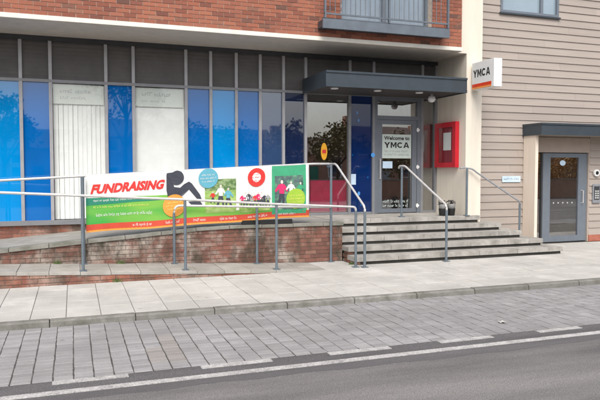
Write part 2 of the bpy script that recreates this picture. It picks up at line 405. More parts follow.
# ------------------------------------------------------------------ ground, road, bay, pavement
RZ = -0.075
g = MB(); g.v = [(-400, -400, RZ - 0.02), (400, -400, RZ - 0.02), (400, 400, RZ - 0.02), (-400, 400, RZ - 0.02)]; g.f = [(0, 1, 2, 3)]
setp(build(g, 'ground', 'road'), kind='structure')
def sheet(x0, x1, y0, y1, z, nx=1):
    m = MB()
    for i in range(nx + 1):
        x = x0 + (x1 - x0) * i / nx; m.v += [(x, y0, z), (x, y1, z)]
    m.f = [(2 * i, 2 * i + 2, 2 * i + 3, 2 * i + 1) for i in range(nx)]; return m
setp(build(sheet(-60, 60, -7, 5.75, RZ - 0.012), 'road', 'road'), kind='structure')
cs = MB(); nx = 900
for i_ in range(nx + 1):
    x = -20 + 40 * i_ / nx; cs.v += [(x, 5.27 + .02 * math.sin(x * 1.3) + .014 * math.sin(x * 7.1) + random.uniform(-.008, .008), RZ - .0105), (x, 5.79, RZ - .008)]
cs.f = [(2 * i_, 2 * i_ + 2, 2 * i_ + 3, 2 * i_ + 1) for i_ in range(nx)]
chan = setp(build(cs, 'drainage_channel', 'channel'), kind='structure')
build(B(-60, 60, 5.445, 5.535, RZ - 0.02, RZ - 0.004), 'edge_line', 'road_paint', chan)
bay = setp(build(B(-60, 60, 5.79, 7.81, RZ - 0.08, RZ - 0.008), 'parking_bay', 'joint_dark'), kind='structure')
for k, (a, b) in enumerate([(-0.2, 0.45), (1.12, 1.82), (2.43, 3.13), (3.73, 4.42), (5.05, 5.67), (6.4, 7.05)]):
    build(B(a * .976, b * .976, 5.70, 5.785, RZ - 0.02, RZ - 0.003), 'bay_mark', 'road_paint', chan)
PX, PY = 0.172, 0.1005
pav_me = raw_mesh(chamfer_block(PX - 0.009, PY - 0.005, 0.06, 0.005), 'paver', 'paver')
pavw_me = raw_mesh(chamfer_block(PX - 0.009, PY - 0.005, 0.06, 0.005), 'paver', 'paver_warm')
cand = []
for i in range(-12, 58):
    off = 0 if i % 2 else 0.5
    for j in range(-1, 21):
        x = -0.02 + (i + 0.5) * PX; y0 = 5.795 + (j + off) * PY; y1 = y0 + PY
        ya, yb = max(y0, 5.797), min(y1, 7.805)
        if yb - ya < 0.03: continue
        yc = (ya + yb) / 2
        if x < -0.13 * yc - 0.25 or x > 1.08 * yc + 0.3: continue
        cand.append((x * x + yc * yc, x, yc, (yb - ya) / PY))
cand.sort()
rest = MB()
for k, (d, x, y, sy) in enumerate(cand):
    z = RZ + random.uniform(-0.004, 0.001)
    x += random.uniform(-.0025, .0025)
    if k < 300:
        place(pavw_me if (.83 < x < 1.02 or (.66 < x < .83 and y < 6.5)) and y > 6.0 else pav_me, 'paver', bay, (x, y, z), random.uniform(-.012, .012), (1, sy, 1))
    else:
        hx, hy = (PX - 0.009) / 2, (PY * sy - 0.005) / 2
        rest.box(x - hx, x + hx, y - hy, y + hy, RZ - 0.05, z)
for i in range(58, 120):        # beyond the frame
    for j in range(20): rest.box(-.02 + i * PX, -.02 + (i + 1) * PX - .011, 5.80 + j * PY, 5.80 + (j + 1) * PY - .004, RZ - .05, RZ)
setp(build(rest, 'far_pavers', 'paver', bay), kind='stuff')
# kerb
kerb = setp(build(B(-40, 40, 7.82, 7.92, RZ - 0.1, -0.03), 'kerb', 'joint_sand'), kind='structure')
kl = 0.972
for i in range(-4, 16):
    x0 = -0.28 + i * kl
    m = MB().prism([(7.80, RZ - 0.09), (7.93, RZ - 0.09), (7.93, 0.0), (7.832, -0.001), (7.81, -0.018)], 0, x0 + 0.007, x0 + kl - 0.007)
    dz = random.uniform(-0.004, 0.004)
    m.v = [(a, b + random.uniform(-.002, .002), c + dz) for a, b, c in m.v]
    build(m, 'kerb_stone', 'kerbstone', kerb)
# pavement
pave = setp(build(B(-40, 40, 7.935, 20, -0.12, -0.011), 'pavement', 'joint_slab'), kind='structure')
SX = 0.4
rows = [7.937, 8.44, 8.885, 9.33, 9.775, 10.19]
slab_cache = {}
def slab(x0, x1, y0, y1, parent, zf, mat, gap=0.007):
    m = MB(); h = gap / 2; dz = random.uniform(-0.0025, 0.0025)
    a, b, c, d = x0 + h, x1 - h, y0 + h * 0.5, y1 - h * 0.5; e = 0.004
    zs = lambda x: zf(x) + dz
    m.v = [(a, c, zs(a) - .05), (b, c, zs(b) - .05), (b, d, zs(b) - .05), (a, d, zs(a) - .05), (a, c, zs(a) - e), (b, c, zs(b) - e), (b, d, zs(b) - e), (a, d, zs(a) - e),
           (a + e, c + e, zs(a)), (b - e, c + e, zs(b)), (b - e, d - e, zs(b)), (a + e, d - e, zs(a))]
    m.f = [(3, 2, 1, 0), (8, 9, 10, 11)] + [(4 * k + i, 4 * k + (i + 1) % 4, 4 * k + 4 + (i + 1) % 4, 4 * k + 4 + i) for k in range(2) for i in range(4)]
    return build(m, 'paving_slab' if parent is pave else 'ramp_slab', mat, parent)
for i in range(-6, 34):
    x0 = -0.5 + i * SX
    for j in range(5):
        if x0 > 1.15 * rows[j + 1] + .5: continue
        slab(x0, x0 + SX, rows[j], rows[j + 1], pave, lambda x: 0.0, 'slab')
rows2 = [10.19, 10.66, 11.12, 11.58, 12.02]
for i in range(24, 36):
    x0 = -0.5 + i * SX
    for j in range(4):
        if x0 < 9.0: continue
        slab(x0, x0 + SX, rows2[j], rows2[j + 1], pave, lambda x: 0.0, 'slab')
for i in range(11, 24):         # apron in front of the bottom step
    x0 = -0.5 + i * SX
    slab(x0, x0 + SX, 10.19, 10.52, pave, lambda x: 0.0, 'slab')

# ------------------------------------------------------------------ brickwork
BL, BH, BD, JT = 0.215, 0.065, 0.1, 0.010
def brick_mesh(mat):
    m = MB().box(-BL / 2, BL / 2, 0, BD, -BH / 2, BH / 2); return raw_mesh(m, 'brick', mat)
for q_ in (): pass
BM = {k: brick_mesh(k) for k in ('brick', 'brick_old', 'brick_low')}
def brickwork(parent, x0, x1, z0, z1, Y, mat, maxobj=300, holes=(), top=None, proud=0.0, axis='x', zx0=None):
    """courses of separate bricks on a wall face at y = Y (axis 'x') or x = Y (axis 'y', running along y, facing -x)"""
    items = []
    nz = int((z1 - z0) / (BH + JT)) + 1
    for c in range(nz):
        za = z0 + c * (BH + JT); zb = min(za + BH, z1)
        if zb - za < 0.02: continue
        off = -((c % 2) * (BL + JT) / 2)
        x = x0 + off
        while x < x1:
            a, b = max(x, x0), min(x + BL, x1)
            x += BL + JT
            if b - a < 0.04: continue
            segs = [(a, b)]
            for (hx0, hx1, hz0, hz1) in holes:
                if zb > hz0 + .01 and za < hz1 - .01:
                    ns = []
                    for (p, q) in segs:
                        if q <= hx0 or p >= hx1: ns.append((p, q))
                        else:
                            if hx0 - p > 0.03: ns.append((p, hx0 - .005))
                            if q - hx1 > 0.03: ns.append((hx1 + .005, q))
                    segs = ns
            for p, q in segs:
                if top:
                    t0, t1 = top(p) - za, top(q) - za
                    if max(t0, t1) < 0.02: continue
                    tz = (min(BH, max(t0, .005)), min(BH, max(t1, .005)))
                else: tz = (zb - za, zb - za)
                items.append((p * p if axis == 'y' else (p + q) ** 2 / 4 + Y * Y, p, q, za, tz))
    items.sort(key=lambda t: t[0] + (t[3] - 1.75) ** 2)
    stuff = MB()
    for k, (d, p, q, za, tz) in enumerate(items):
        y = Y - proud + random.uniform(-.0022, .0022); dz = random.uniform(-.0015, .0015)
        full = abs(q - p - BL) < .002 and min(tz) > BH - .001
        if k < maxobj and full:
            if axis == 'x': place(BM[mat], 'brick', parent, ((p + q) / 2, y, za + BH / 2 + dz), random.uniform(-.004, .004))
            else: place(BM[mat], 'brick', parent, (y, (p + q) / 2, za + BH / 2 + dz), -math.pi / 2)
        else:
            m = stuff if k >= maxobj else MB()
            if axis == 'x': m.hexa([(p, y, za), (q, y, za), (q, y + BD, za), (p, y + BD, za), (p, y, za + tz[0]), (q, y, za + tz[1]), (q, y + BD, za + tz[1]), (p, y + BD, za + tz[0])])
            else: m.box(y, y + BD, p, q, za, za + max(tz))
            if k < maxobj: build(m, 'brick', mat, parent)
    if stuff.v: setp(build(stuff, 'further_bricks', mat, parent), kind='stuff')

# ------------------------------------------------------------------ brick building with glazed ground floor
YG, YB, ZS = 13.0, 11.62, 4.28
bld = thing('brick_building', 'red brick building with overhanging upper storey above a blue glazed ground floor', 'building', (3, 13, 0))
FW = (5.06, 7.11, 4.72, 8.0)     # french window opening
mb = MB()
def wall_with_hole(mb, x0, x1, y0, y1, z0, z1, h):
    mb.box(x0, h[0], y0, y1, z0, z1); mb.box(h[1], x1, y0, y1, z0, z1); mb.box(h[0], h[1], y0, y1, z0, h[2])
    if h[3] < z1: mb.box(h[0], h[1], y0, y1, h[3], z1)
wall_with_hole(mb, -14, 7.84, YB + 0.012, YB + 0.3, ZS + 0.085, 9.5, FW)
upw = build(mb, 'upper_wall', 'mortar', bld)
brickwork(upw, -2.6, 7.845, ZS + 0.09, 6.05, YB, 'brick', 300, [FW])
mb = MB()       # the part above the picture, courses joined
for c in range(46):
    za = 6.065 + c * 0.075
    for k in range(50):
        x = -2.6 + k * .225 + (c % 2) * .112
        if x + .215 < 7.84 and not (x + .215 > FW[0] and x < FW[1] and za < FW[3]): mb.box(x, x + .215, YB, YB + .05, za, za + .065)
setp(build(mb, 'high_bricks', 'brick', upw), kind='stuff')
build(B(-14, 7.86, YB - 0.012, YB + 0.1, ZS + 0.005, ZS + 0.083), 'soffit_trim', 'white_trim', bld)
build(B(-14, 7.86, YB + 0.0, YG + 0.12, ZS, ZS + 0.06), 'soffit', 'soffit', bld)
build(B(-14, 8.5, YB + 0.3, 21, 9.5, 9.7), 'flat_roof', 'steel_dark', bld)
# cream pier at the right
mb = MB().box(8.1, 8.5, 11.8, 13.2, 0, 9.5); mb.box(7.86, 8.1, 11.8, 13.2, ZS + 0.0, 9.5)
build(mb, 'rendered_pier', 'cream_render', bld)
# french window behind the balcony
fw = build(B(FW[0] - 0.0, FW[1], YB + 0.16, YB + 0.20, FW[2], FW[2] + 0.07), 'balcony_window', 'frame_blue', bld)
for x in (FW[0], (FW[0] + FW[1]) / 2 - 0.045, FW[1] - 0.06):
    build(B(x, x + (0.09 if 5.5 < x < 6.8 else 0.06), YB + 0.155, YB + 0.205, FW[2] + 0.07, FW[3]), 'window_frame', 'frame_blue', fw)
build(B(FW[0] + 0.06, FW[1] - 0.06, YB + 0.178, YB + 0.184, FW[2] + 0.07, FW[3]), 'pane', 'glass', fw)
x = FW[0] + 0.06
while x < FW[1] - 0.06:
    build(MB().hexa([(x, YB + .27, 4.74), (x + .085, YB + .25, 4.74), (x + .085, YB + .253, 4.74), (x, YB + .273, 4.74), (x, YB + .27, 7.9), (x + .085, YB + .25, 7.9), (x + .085, YB + .253, 7.9), (x, YB + .273, 7.9)]), 'curtain_fold', 'curtain', fw)
    x += 0.09
# juliet balcony
bx0, bx1, by = 4.55, 7.36, 11.33
bal = build(B(bx0, bx1, by, by + 0.05, 4.47, 4.65), 'balcony', 'beam_grey', bld)
build(B(bx0, bx1, by + .03, by + .06, 4.652, 4.667), 'beam_flange', 'steel_dark', bal)
build(B(bx0 + .002, bx1 - .002, by + 0.05, YB + .01, 4.50, 4.635), 'deck', 'steel_dark', bal)
for x in (bx0 + .03, (bx0 + bx1) / 2, bx1 - .05):
    build(B(x, x + .035, by - .004, by + .05, 4.66, 5.75), 'baluster_post', 'beam_grey', bal)
build(B(bx0 + .03, bx1 - .02, by + .005, by + .035, 4.735, 4.765), 'bottom_rail', 'beam_grey', bal)
build(B(bx0 + .03, bx1 - .02, by, by + .05, 5.70, 5.75), 'top_rail', 'beam_grey', bal)
x = bx0 + .15
while x < bx1 - .1:
    build(MB().tube([(x, by + .02, 4.765), (x, by + .02, 5.70)], .007, 6), 'bar', 'beam_grey', bal); x += .107
# shop front: mullions, transom, spandrels, panes
MX = [-4.0, -3.0, -2.4, -1.9, -0.89, -0.37, 0.64, 1.16, 2.2, 2.71, 3.25, 3.77, 4.29, 4.80, 5.85, 6.44, 7.70, 8.07]
ZT, Z0 = 3.44, 0.70
for x in MX:
    zb = Z0 + 0.09 if x < 4.0 else 0.75
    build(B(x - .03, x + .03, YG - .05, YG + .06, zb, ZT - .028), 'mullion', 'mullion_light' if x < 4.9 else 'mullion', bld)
    build(B(x - .03, x + .03, YG - .052, YG + .06, ZT + .028, ZS - .09), 'mullion', 'mullion_light', bld)
for x in (3.77 + .52,): pass
build(B(-4.1, 8.1, YG - .048, YG + .06, ZT - .028, ZT + .028), 'transom', 'mullion', bld)
build(B(-4.1, 8.1, YG - .048, YG + .06, ZS - .09, ZS - .002), 'head_frame', 'frame_dark', bld)
build(B(-4.1, 4.80, YG - .07, YG + .06, Z0, Z0 + .088), 'sill', 'mullion', bld)
FILM = ['film_blue', 'film_cyan', 'film_blue', 'film_cyan', 'film_blue', None, 'film_blue', None, 'film_blue', 'film_cyan', 'film_blue', 'film_slate', 'film_ink', 'GD', 'film_navy', 'DOOR', 'GD']
for i, (a, b) in enumerate(zip(MX, MX[1:])):
    sp = build(B(a + .03, b - .03, YG + .005, YG + .03, ZT + .028, ZS - .09), 'spandrel_panel', 'spandrel', bld)
    k = FILM[i]
    if k == 'DOOR': continue
    zb = Z0 + .088 if a < 4.5 else 0.80
    zt = ZT - .028 if a < 4.7 else ZT - .028
    if a >= 4.7: build(B(a + .03, b - .03, YG - .03, YG + .05, 0.752, 0.80), 'bottom_frame', 'mullion', bld)
    tilt = random.uniform(-.004, .004)
    m = MB().hexa([(a + .03, YG, zb), (b - .03, YG + tilt, zb), (b - .03, YG + tilt + .012, zb), (a + .03, YG + .012, zb), (a + .03, YG, zt), (b - .03, YG + tilt, zt), (b - .03, YG + tilt + .012, zt), (a + .03, YG + .012, zt)])
    build(m, 'window_pane', k if k and k != 'GD' else ('glass_dim' if k == 'GD' else 'glass'), bld)
# entrance door
dx0, dx1 = 6.47, 7.67
door = build(B(dx0, dx0 + .07, YG - .045, YG + .05, .752, 3.41), 'entrance_door', 'door_grey', bld)
build(B(dx1 - .10, dx1, YG - .045, YG + .05, .752, 3.41), 'jamb', 'door_grey', door)
build(B(dx0 + .07, dx1 - .10, YG - .045, YG + .05, 2.90, 2.99), 'head_rail', 'door_grey', door)
build(B(dx0 + .07, dx1 - .10, YG - .045, YG + .05, 3.34, 3.41), 'top_rail', 'door_grey', door)
build(B(dx0 + .07, dx1 - .10, YG, YG + .01, 2.99, 3.34), 'fanlight', 'glass_dim', door)
dl0, dl1 = dx0 + .075, dx1 - .105
for a, b, c, d in ((dl0, dl0 + .12, .765, 2.895), (dl1 - .12, dl1, .765, 2.895), (dl0 + .12, dl1 - .12, .765, .86), (dl0 + .12, dl1 - .12, 2.80, 2.895)):
    build(B(a, b, YG - .03, YG + .03, c, d), 'door_stile', 'door_grey', door)
build(B(dl0 + .12, dl1 - .12, YG - .004, YG + .004, .86, 2.80), 'door_glass', 'glass_dim', door)
build(MB().tube([(dl0 + .05, YG - .03, 1.55), (dl0 + .05, YG - .08, 1.55), (dl0 + .05, YG - .08, 2.0), (dl0 + .05, YG - .03, 2.0)], .012, 8), 'pull_handle', 'rail', door)
for z in (2.68, 1.82, 0.92):
    build(MB().prism([(7.575, z - .055), (7.63, z), (7.575, z + .055), (7.545, z + .02), (7.545, z - .02)], 1, YG - .062, YG - .046), 'hinge_cover', 'white', door)
# canopy
cx0, cx1, cy = 4.72, 7.98, 11.60
can = build(B(cx0, cx1, cy, cy + .012, 3.46, 3.675), 'canopy', 'steel_blue', bld)
build(B(cx0, cx1, cy - .02, YG - .055, 3.675, 3.715), 'canopy_cap', 'steel_dark', can)
build(B(cx0, cx1, cy - .01, cy + .012, 3.40, 3.46), 'lower_lip', 'steel_dark', can)
build(B(cx0, cx0 + .012, cy + .012, YG - .055, 3.40, 3.675), 'side_fascia', 'steel_dark', can)
build(B(cx1 - .012, cx1, cy + .012, YG - .055, 3.40, 3.675), 'side_fascia', 'steel_dark', can)
build(B(cx0 + .012, cx1 - .012, cy + .012, YG - .055, 3.42, 3.45), 'underside', 'canopy_under', can)
for x, y in ((5.05, 11.95), (6.05, 12.0), (7.05, 12.0)):
    build(MB().lathe((x, y, 3.40), [(.075, 0), (.08, .012), (.08, .021)], 20), 'downlight', 'white', can)
# interior
room = build(B(-4.1, 8.1, YG + .07, 17.5, .55, .735), 'interior_floor', 'inner_floor', bld)
build(B(-4.1, 8.1, 17.5, 17.6, .55, 4.2), 'interior_back_wall', 'inner_wall', bld)
build(B(-4.1, 8.1, YG + .07, 17.6, 3.62, 3.7), 'interior_ceiling', 'inner_wall', bld)
build(B(8.1, 8.2, 13.2, 17.6, .55, 3.7), 'interior_side_wall', 'inner_wall', bld)
build(B(4.70, 4.78, YG + .08, 17.5, .735, 3.62), 'partition', 'inner_wall', bld)
build(B(-4.2, -4.1, YG - .05, 17.6, .3, 4.27), 'end_wall', 'inner_wall', bld)
# brick plinth below the sill
pl = build(B(-4.1, 4.8, YG + .008, YG + .1, -.1, Z0), 'plinth', 'mortar_old', bld)
brickwork(pl, -2.2, 2.4, 0.325, Z0 - .005, YG, 'brick_low', 300)

# ------------------------------------------------------------------ beige clad building
YC = 12.15
bei = thing('clad_building', 'beige timber clad building with small canopy over its grey glazed door', 'building', (11, 12.2, 0))
D2 = (10.30, 11.90, 0.0, 2.17); W2 = (9.21, 10.86, 5.33, 6.6)
mb = MB()
for a, b, c, d in ((8.5, D2[0], 0, 9), (D2[1], 22, 0, 9), (D2[0], D2[1], D2[3], W2[2])): pass
mb.box(8.5, D2[0], YC + .012, YC + .25, 0, W2[2]); mb.box(D2[1], 24, YC + .012, YC + .25, 0, W2[2]); mb.box(D2[0], D2[1], YC + .012, YC + .25, D2[3], W2[2])
mb.box(8.5, W2[0], YC + .012, YC + .25, W2[2], 9); mb.box(W2[1], 24, YC + .012, YC + .25, W2[2], 9); mb.box(W2[0], W2[1], YC + .012, YC + .25, W2[3], 9)
cw = build(mb, 'wall', 'lintel', bei)
bh = 0.172
k = 0; z = 0.16
while z < 8.9:
    z1 = z + bh + .012
    segs = [(8.5, 23.5)]
    for h in (D2 if z < 2.5 else None, W2):
        if h is None: continue
        lo, hi = (0, 2.52) if h is D2 else (h[2], h[3])
        if z1 > lo + .02 and z < hi - .02:
            ns = []
            for p, q in segs:
                if h[0] > p and h[0] < q: ns.append((p, h[0]))
                if h[1] < q and h[1] > p: ns.append((h[1], q))
                if q <= h[0] or p >= h[1]: ns.append((p, q))
            segs = ns
    cuts = []
    for p, q in segs:
        a_ = p + random.uniform(.6, 3.4)
        while a_ < q - .5: cuts.append((p, a_ - .0015)); p = a_ + .0015; a_ += 3.6
        cuts.append((p, q))
    for p, q in cuts:
        build(MB().prism([(YC - .024, z), (YC - .020, z + .004), (YC - .002, z1), (YC + .012, z1), (YC + .012, z)], 0, p, q), 'cladding_board', 'cladding', bei)
    z += bh; k += 1
build(B(D2[0] + .002, D2[1] - .002, YC - .012, YC + .01, D2[3], 2.52), 'lintel', 'lintel', bei)
wt = build(B(W2[0], W2[1], YC - .03, YC + .07, W2[2], W2[2] + .07), 'window', 'frame_blue', bei)
build(B(W2[0] - .03, W2[1] + .03, YC - .06, YC - .03, W2[2] - .025, W2[2] + .01), 'window_sill', 'steel_blue', wt)
build(B(W2[0], W2[0] + .06, YC - .03, YC + .07, W2[2] + .07, W2[3]), 'window_frame', 'frame_blue', wt)
build(B(W2[1] - .06, W2[1], YC - .03, YC + .07, W2[2] + .07, W2[3]), 'window_frame', 'frame_blue', wt)
build(B(W2[0] + 1.12, W2[0] + 1.19, YC - .03, YC + .07, W2[2] + .07, W2[3]), 'window_frame', 'frame_blue', wt)
build(B(W2[0] + .06, W2[1] - .06, YC + .03, YC + .04, W2[2] + .07, W2[3]), 'pane', 'pane_curtain_sky', wt)  # curtain and bright sky reflection put into the pane's pale base colour
# wing wall and canopy
build(B(9.91, 9.99, 11.72, YC - .026, 0.10, 2.54), 'wing_wall', 'cream_jamb', bei)
build(B(9.905, 9.995, 11.715, YC - .032, 0.0, 0.10), 'wing_wall_base', 'terracotta', bei)
c2 = build(B(9.88, 13.6, 11.50, 11.52, 2.585, 2.77), 'canopy', 'steel_blue', bei)
build(B(9.87, 13.6, 11.48, YC - .02, 2.77, 2.81), 'canopy_cap', 'steel_dark', c2)
build(B(9.87, 13.6, 11.49, 11.52, 2.54, 2.585), 'lower_lip', 'steel_dark', c2)
build(B(9.88, 9.90, 11.52, YC - .02, 2.54, 2.77), 'side_fascia', 'steel_dark', c2)
build(B(9.90, 13.6, 11.52, YC - .02, 2.56, 2.58), 'underside', 'lintel', c2)
for p, q in ((9.996, 10.30), (11.90, 23.5)):
    build(B(p, q, YC - .03, YC + .01, 0.0, .158), 'brick_base', 'terracotta', bei)
build(B(8.5, 9.9, YC - .03, YC + .01, 0.0, .158), 'brick_base', 'terracotta', bei)
# its door
d2 = build(B(10.53, 10.75, YC + .03, YC + .09, 0.16, 2.05), 'glazed_door', 'frame_blue', bei)
build(B(10.53, 11.86, YC + .03, YC + .09, 0.02, .16), 'bottom_rail', 'frame_blue', d2)
build(B(11.60, 11.86, YC + .03, YC + .09, .16, 2.05), 'door_stile', 'frame_blue', d2)
build(B(10.53, 11.86, YC + .03, YC + .09, 2.05, 2.15), 'head_rail', 'frame_blue', d2)
build(B(10.75, 11.60, YC + .055, YC + .063, .16, 2.05), 'door_glass', 'glass_dim', d2)
build(B(10.302, 10.49, YC + .055, YC + .063, .02, 2.15), 'sidelight', 'glass_dim', d2)
build(B(10.49, 10.528, YC + .025, YC + .1, .02, 2.15), 'post', 'frame_dark', d2)
build(B(11.862, 11.898, YC - .01, YC + .1, .0, 2.168), 'jamb', 'lintel', d2)
build(MB().tube([(11.70, YC + .03, .95), (11.70, YC - .03, .95), (11.70, YC - .03, 1.25), (11.70, YC + .03, 1.25)], .012, 8), 'pull_handle', 'rail', d2)
build(B(10.30, 11.90, YC + .25, 13.75, -.02, .005), 'lobby_floor', 'inner_floor', bei)
build(B(10.2, 12.0, 13.75, 13.85, 0, 2.6), 'lobby_back_wall', 'lobby_warm', bei)
build(B(10.2, 10.298, YC + .25, 13.75, 0, 2.6), 'lobby_side_wall', 'inner_wall', bei)
build(B(11.902, 12.0, YC + .25, 13.75, 0, 2.6), 'lobby_side_wall', 'inner_wall', bei)
build(B(10.298, 11.902, YC + .25, 13.75, 2.5, 2.6), 'lobby_ceiling', 'inner_wall', bei)
build(B(8.5, 24, YC + .25, 21, 9, 9.2), 'flat_roof', 'steel_dark', bei)
build(B(9.2, 10.9, YC + .25, YC + .3, 5.2, 6.7), 'window_backing', 'inner_wall', bei)

# ------------------------------------------------------------------ ramp, platform and steps
def zu(x): return 0.75 - 0.08 * max(0.0, 2.3 - x)          # upper ramp
def zl(x): return max(0.0, min(1.0, (4.15 - x) / 0.5)) * 0.0 + max(0.0, 4.15 - x) * 0.046     # lower ramp
YW, YF = 11.10, 10.20
rp = thing('access_ramp', 'switchback access ramp with stained brick retaining wall and pale concrete edge', 'ramp', (1.5, 11.1, 0))
mb = MB().hexa([(-4, YW + .012, -.1), (4.86, YW + .012, -.1), (4.86, YW + .25, -.1), (-4, YW + .25, -.1), (-4, YW + .012, zu(-4) - .075), (4.86, YW + .012, .68), (4.86, YW + .25, .68), (-4, YW + .25, zu(-4) - .075)])
mb.v[:] = mb.v
rw = MB()
xs = [-4, 2.3, 4.86]
for a, b in zip(xs, xs[1:]):
    rw.hexa([(a, YW + .012, -.1), (b, YW + .012, -.1), (b, YW + .25, -.1), (a, YW + .25, -.1), (a, YW + .012, zu(a) - .062), (b, YW + .012, zu(b) - .062), (b, YW + .25, zu(b) - .062), (a, YW + .25, zu(a) - .062)])
rwall = build(rw, 'retaining_wall', 'mortar_old', rp)
brickwork(rwall, -1.75, 4.86, 0.015, 0.69, YW, 'brick_old', 300, top=lambda x: zu(x) - .064)
x = -2.2
while x < 4.85:             # coping slabs
    b = min(x + .605, 4.88); h = .004
    zz = [zu(x) + random.uniform(-.003, .003), zu(b) + random.uniform(-.003, .003)]
    ya = YW - .03 + random.uniform(-.004, .004)
    build(MB().hexa([(x + h, ya, zz[0] - .06), (b - h, ya, zz[1] - .06), (b - h, YW + .27, zz[1] - .06), (x + h, YW + .27, zz[0] - .06), (x + h, ya, zz[0]), (b - h, ya, zz[1]), (b - h, YW + .27, zz[1]), (x + h, YW + .27, zz[0])]), 'coping_stone', 'coping', rp, bevel=.006)
    x = b
    if x >= 4.87: break
up = MB()
for a, b in ((-4, 2.3), (2.3, 4.87)):
    up.hexa([(a, YW + .275, zu(a) - .3), (b, YW + .275, zu(b) - .3), (b, YG + .0, zu(b) - .3), (a, YG + .0, zu(a) - .3), (a, YW + .275, zu(a) - .008), (b, YW + .275, zu(b) - .008), (b, YG, zu(b) - .008), (a, YG, zu(a) - .008)])
build(up, 'upper_ramp_deck', 'slab_ramp', rp)
lo = MB().hexa([(-4, YF + .012, -.1), (4.15, YF + .012, -.1), (4.15, YW - .002, -.1), (-4, YW - .002, -.1), (-4, YF + .012, zl(-4) - .012), (4.15, YF + .012, -.012), (4.15, YW - .002, -.012), (-4, YW - .002, zl(-4) - .012)])
lowb = build(lo, 'lower_ramp_bed', 'mortar_old', rp)
for i in range(-5, 11):
    x0 = -.36 + i * .45
    for j in range(2):
        ya, yb = YF - .015 + j * .445, YF - .015 + (j + 1) * .445
        if j == 0: ya = YF - .012
        else: yb = YW - .004
        if zl(x0) - .052 < -.05: pass
        slab(x0, min(x0 + .45, 4.15), ya, yb, rp, lambda x: zl(x) + .003, 'slab_ramp')
brickwork(rwall, -1.75, 3.4, -.03, 0.30, YF, 'brick_low', 300, top=lambda x: zl(x) - .05)
build(MB().hexa([(4.15, 10.19, -.05), (4.86, 10.19, -.05), (4.86, YW - .002, -.05), (4.15, YW - .002, -.05), (4.15, 10.19, .002), (4.86, 10.19, .002), (4.86, YW - .002, .002), (4.15, YW - .002, .002)]), 'landing_slab', 'slab', rp)

st = thing('entrance_steps', 'five pale concrete entrance steps with recessed risers coloured dark as shade up to the door', 'steps', (6.8, 11.2, 0))
RX = [9.63, 9.37, 9.07, 8.76, 8.42]
XL = 4.875
for i in range(5):
    yf = 10.5 + .3 * i; zb = .15 * i; zt = .15 * (i + 1); rx = RX[i]
    body = build(B(XL + .012, rx - .035, yf + .035, 12.12, zb - (.03 if i == 0 else 0) + .001, zt - .092), 'step', 'riser_dirt_shade', st)
    yb_ = yf + (.36 if i < 4 else .45)
    x = XL - .02
    while x < rx - .36 - .05:
        b = min(x + .905, rx - .36)
        if rx - .36 - b < .2: b = rx - .36
        m = B(x + .003, b - .003, yf + random.uniform(-.003, .003), yb_, zt - .092, zt + random.uniform(-.002, .002))
        build(m, 'tread_slab', 'tread', body, bevel=.006)
        x = b
    if i < 4: build(B(rx - .357, rx, yf, YC - .03, zt - .092, zt), 'tread_slab', 'tread', body, bevel=.006)
# platform deck
plat = build(B(XL, 8.098, 12.155, YG - .001, .2, .748), 'platform', 'slab_ramp', st)
build(B(8.06, 8.42, 11.70, 11.797, .658, .75), 'tread_slab', 'tread', plat)
# brick cheek at the left end of the steps
ck = build(B(XL, XL + .01, 10.56, 11.09, 0, .05), 'cheek', 'mortar_old', st)
for i in range(4):
    y0 = 10.53 + .3 * i
    brickwork(ck, y0, min(y0 + .3, 11.09), .15 * i - (.14 if i else -.003), .15 * i + .056, XL, 'brick_low', 40, axis='y') if y0 < 11.0 else None

# ------------------------------------------------------------------ railings
def post(parent, x, y, z0, z1, r=.024, plate=True):
    p = build(MB().tube([(x, y, z0), (x, y, z1)], r, 12), 'post', 'post', parent, smooth=False)
    if plate: build(B(x - .055, x + .055, y - .055, y + .055, z0 - .004, z0 + .012), 'base_plate', 'post', p)
    return p
def rail(parent, pts, name='handrail', r=.021, mat='rail'):
    return build(MB().tube(pts, r, 12), name, mat, parent, smooth=True)
def arc(p0, p1, p2, n=6):   # rounded corner at p1
    p0, p1, p2 = map(Vector, (p0, p1, p2)); out = []
    for k in range(n + 1):
        t = k / n; out.append((p0 * (1 - t) ** 2 + p1 * 2 * t * (1 - t) + p2 * t * t))
    return out
# front railing of the lower ramp
YR = 10.27
fr = thing('ramp_railing', 'long grey tube railing along the pavement edge of the lower ramp', 'railing', (1.7, YR, .1))
def zr(x): return 1.10 + (4.91 - x) * .0535 - (0.02 if x > 3 else 0)
fpts = [(-3.2, YR, zr(-3.2)), (.14, YR, zr(.14)), (1.71, YR, zr(1.71)), (3.27, YR, zr(3.27)), (4.70, YR, zr(4.7))] + arc((4.70, YR, zr(4.7)), (4.76, YR, zr(4.76)), (4.76, YR, zr(4.76) - .07))
rail(fr, fpts)
for x in (-1.45, .13, 1.71, 3.27): post(fr, x, YR, zl(x) + .003, zr(x) - .022)
post(fr, 4.76, YR, 0.003, zr(4.76) - .07)
# railing on the back side of the lower ramp
YR2 = 11.0
br = thing('wall_side_railing', 'grey tube handrail standing against the stained brick ramp wall, below the banner', 'railing', (3, YR2, .1))
rail(br, arc((1.64, YR2, 1.0), (1.64, YR2, 1.135), (1.76, YR2, 1.13)) + [(3.13, YR2, 1.085), (4.58, YR2, 1.05)])
for x in (1.64, 3.13): post(br, x, YR2, zl(x) + .003, 1.0 if x < 2 else 1.065)
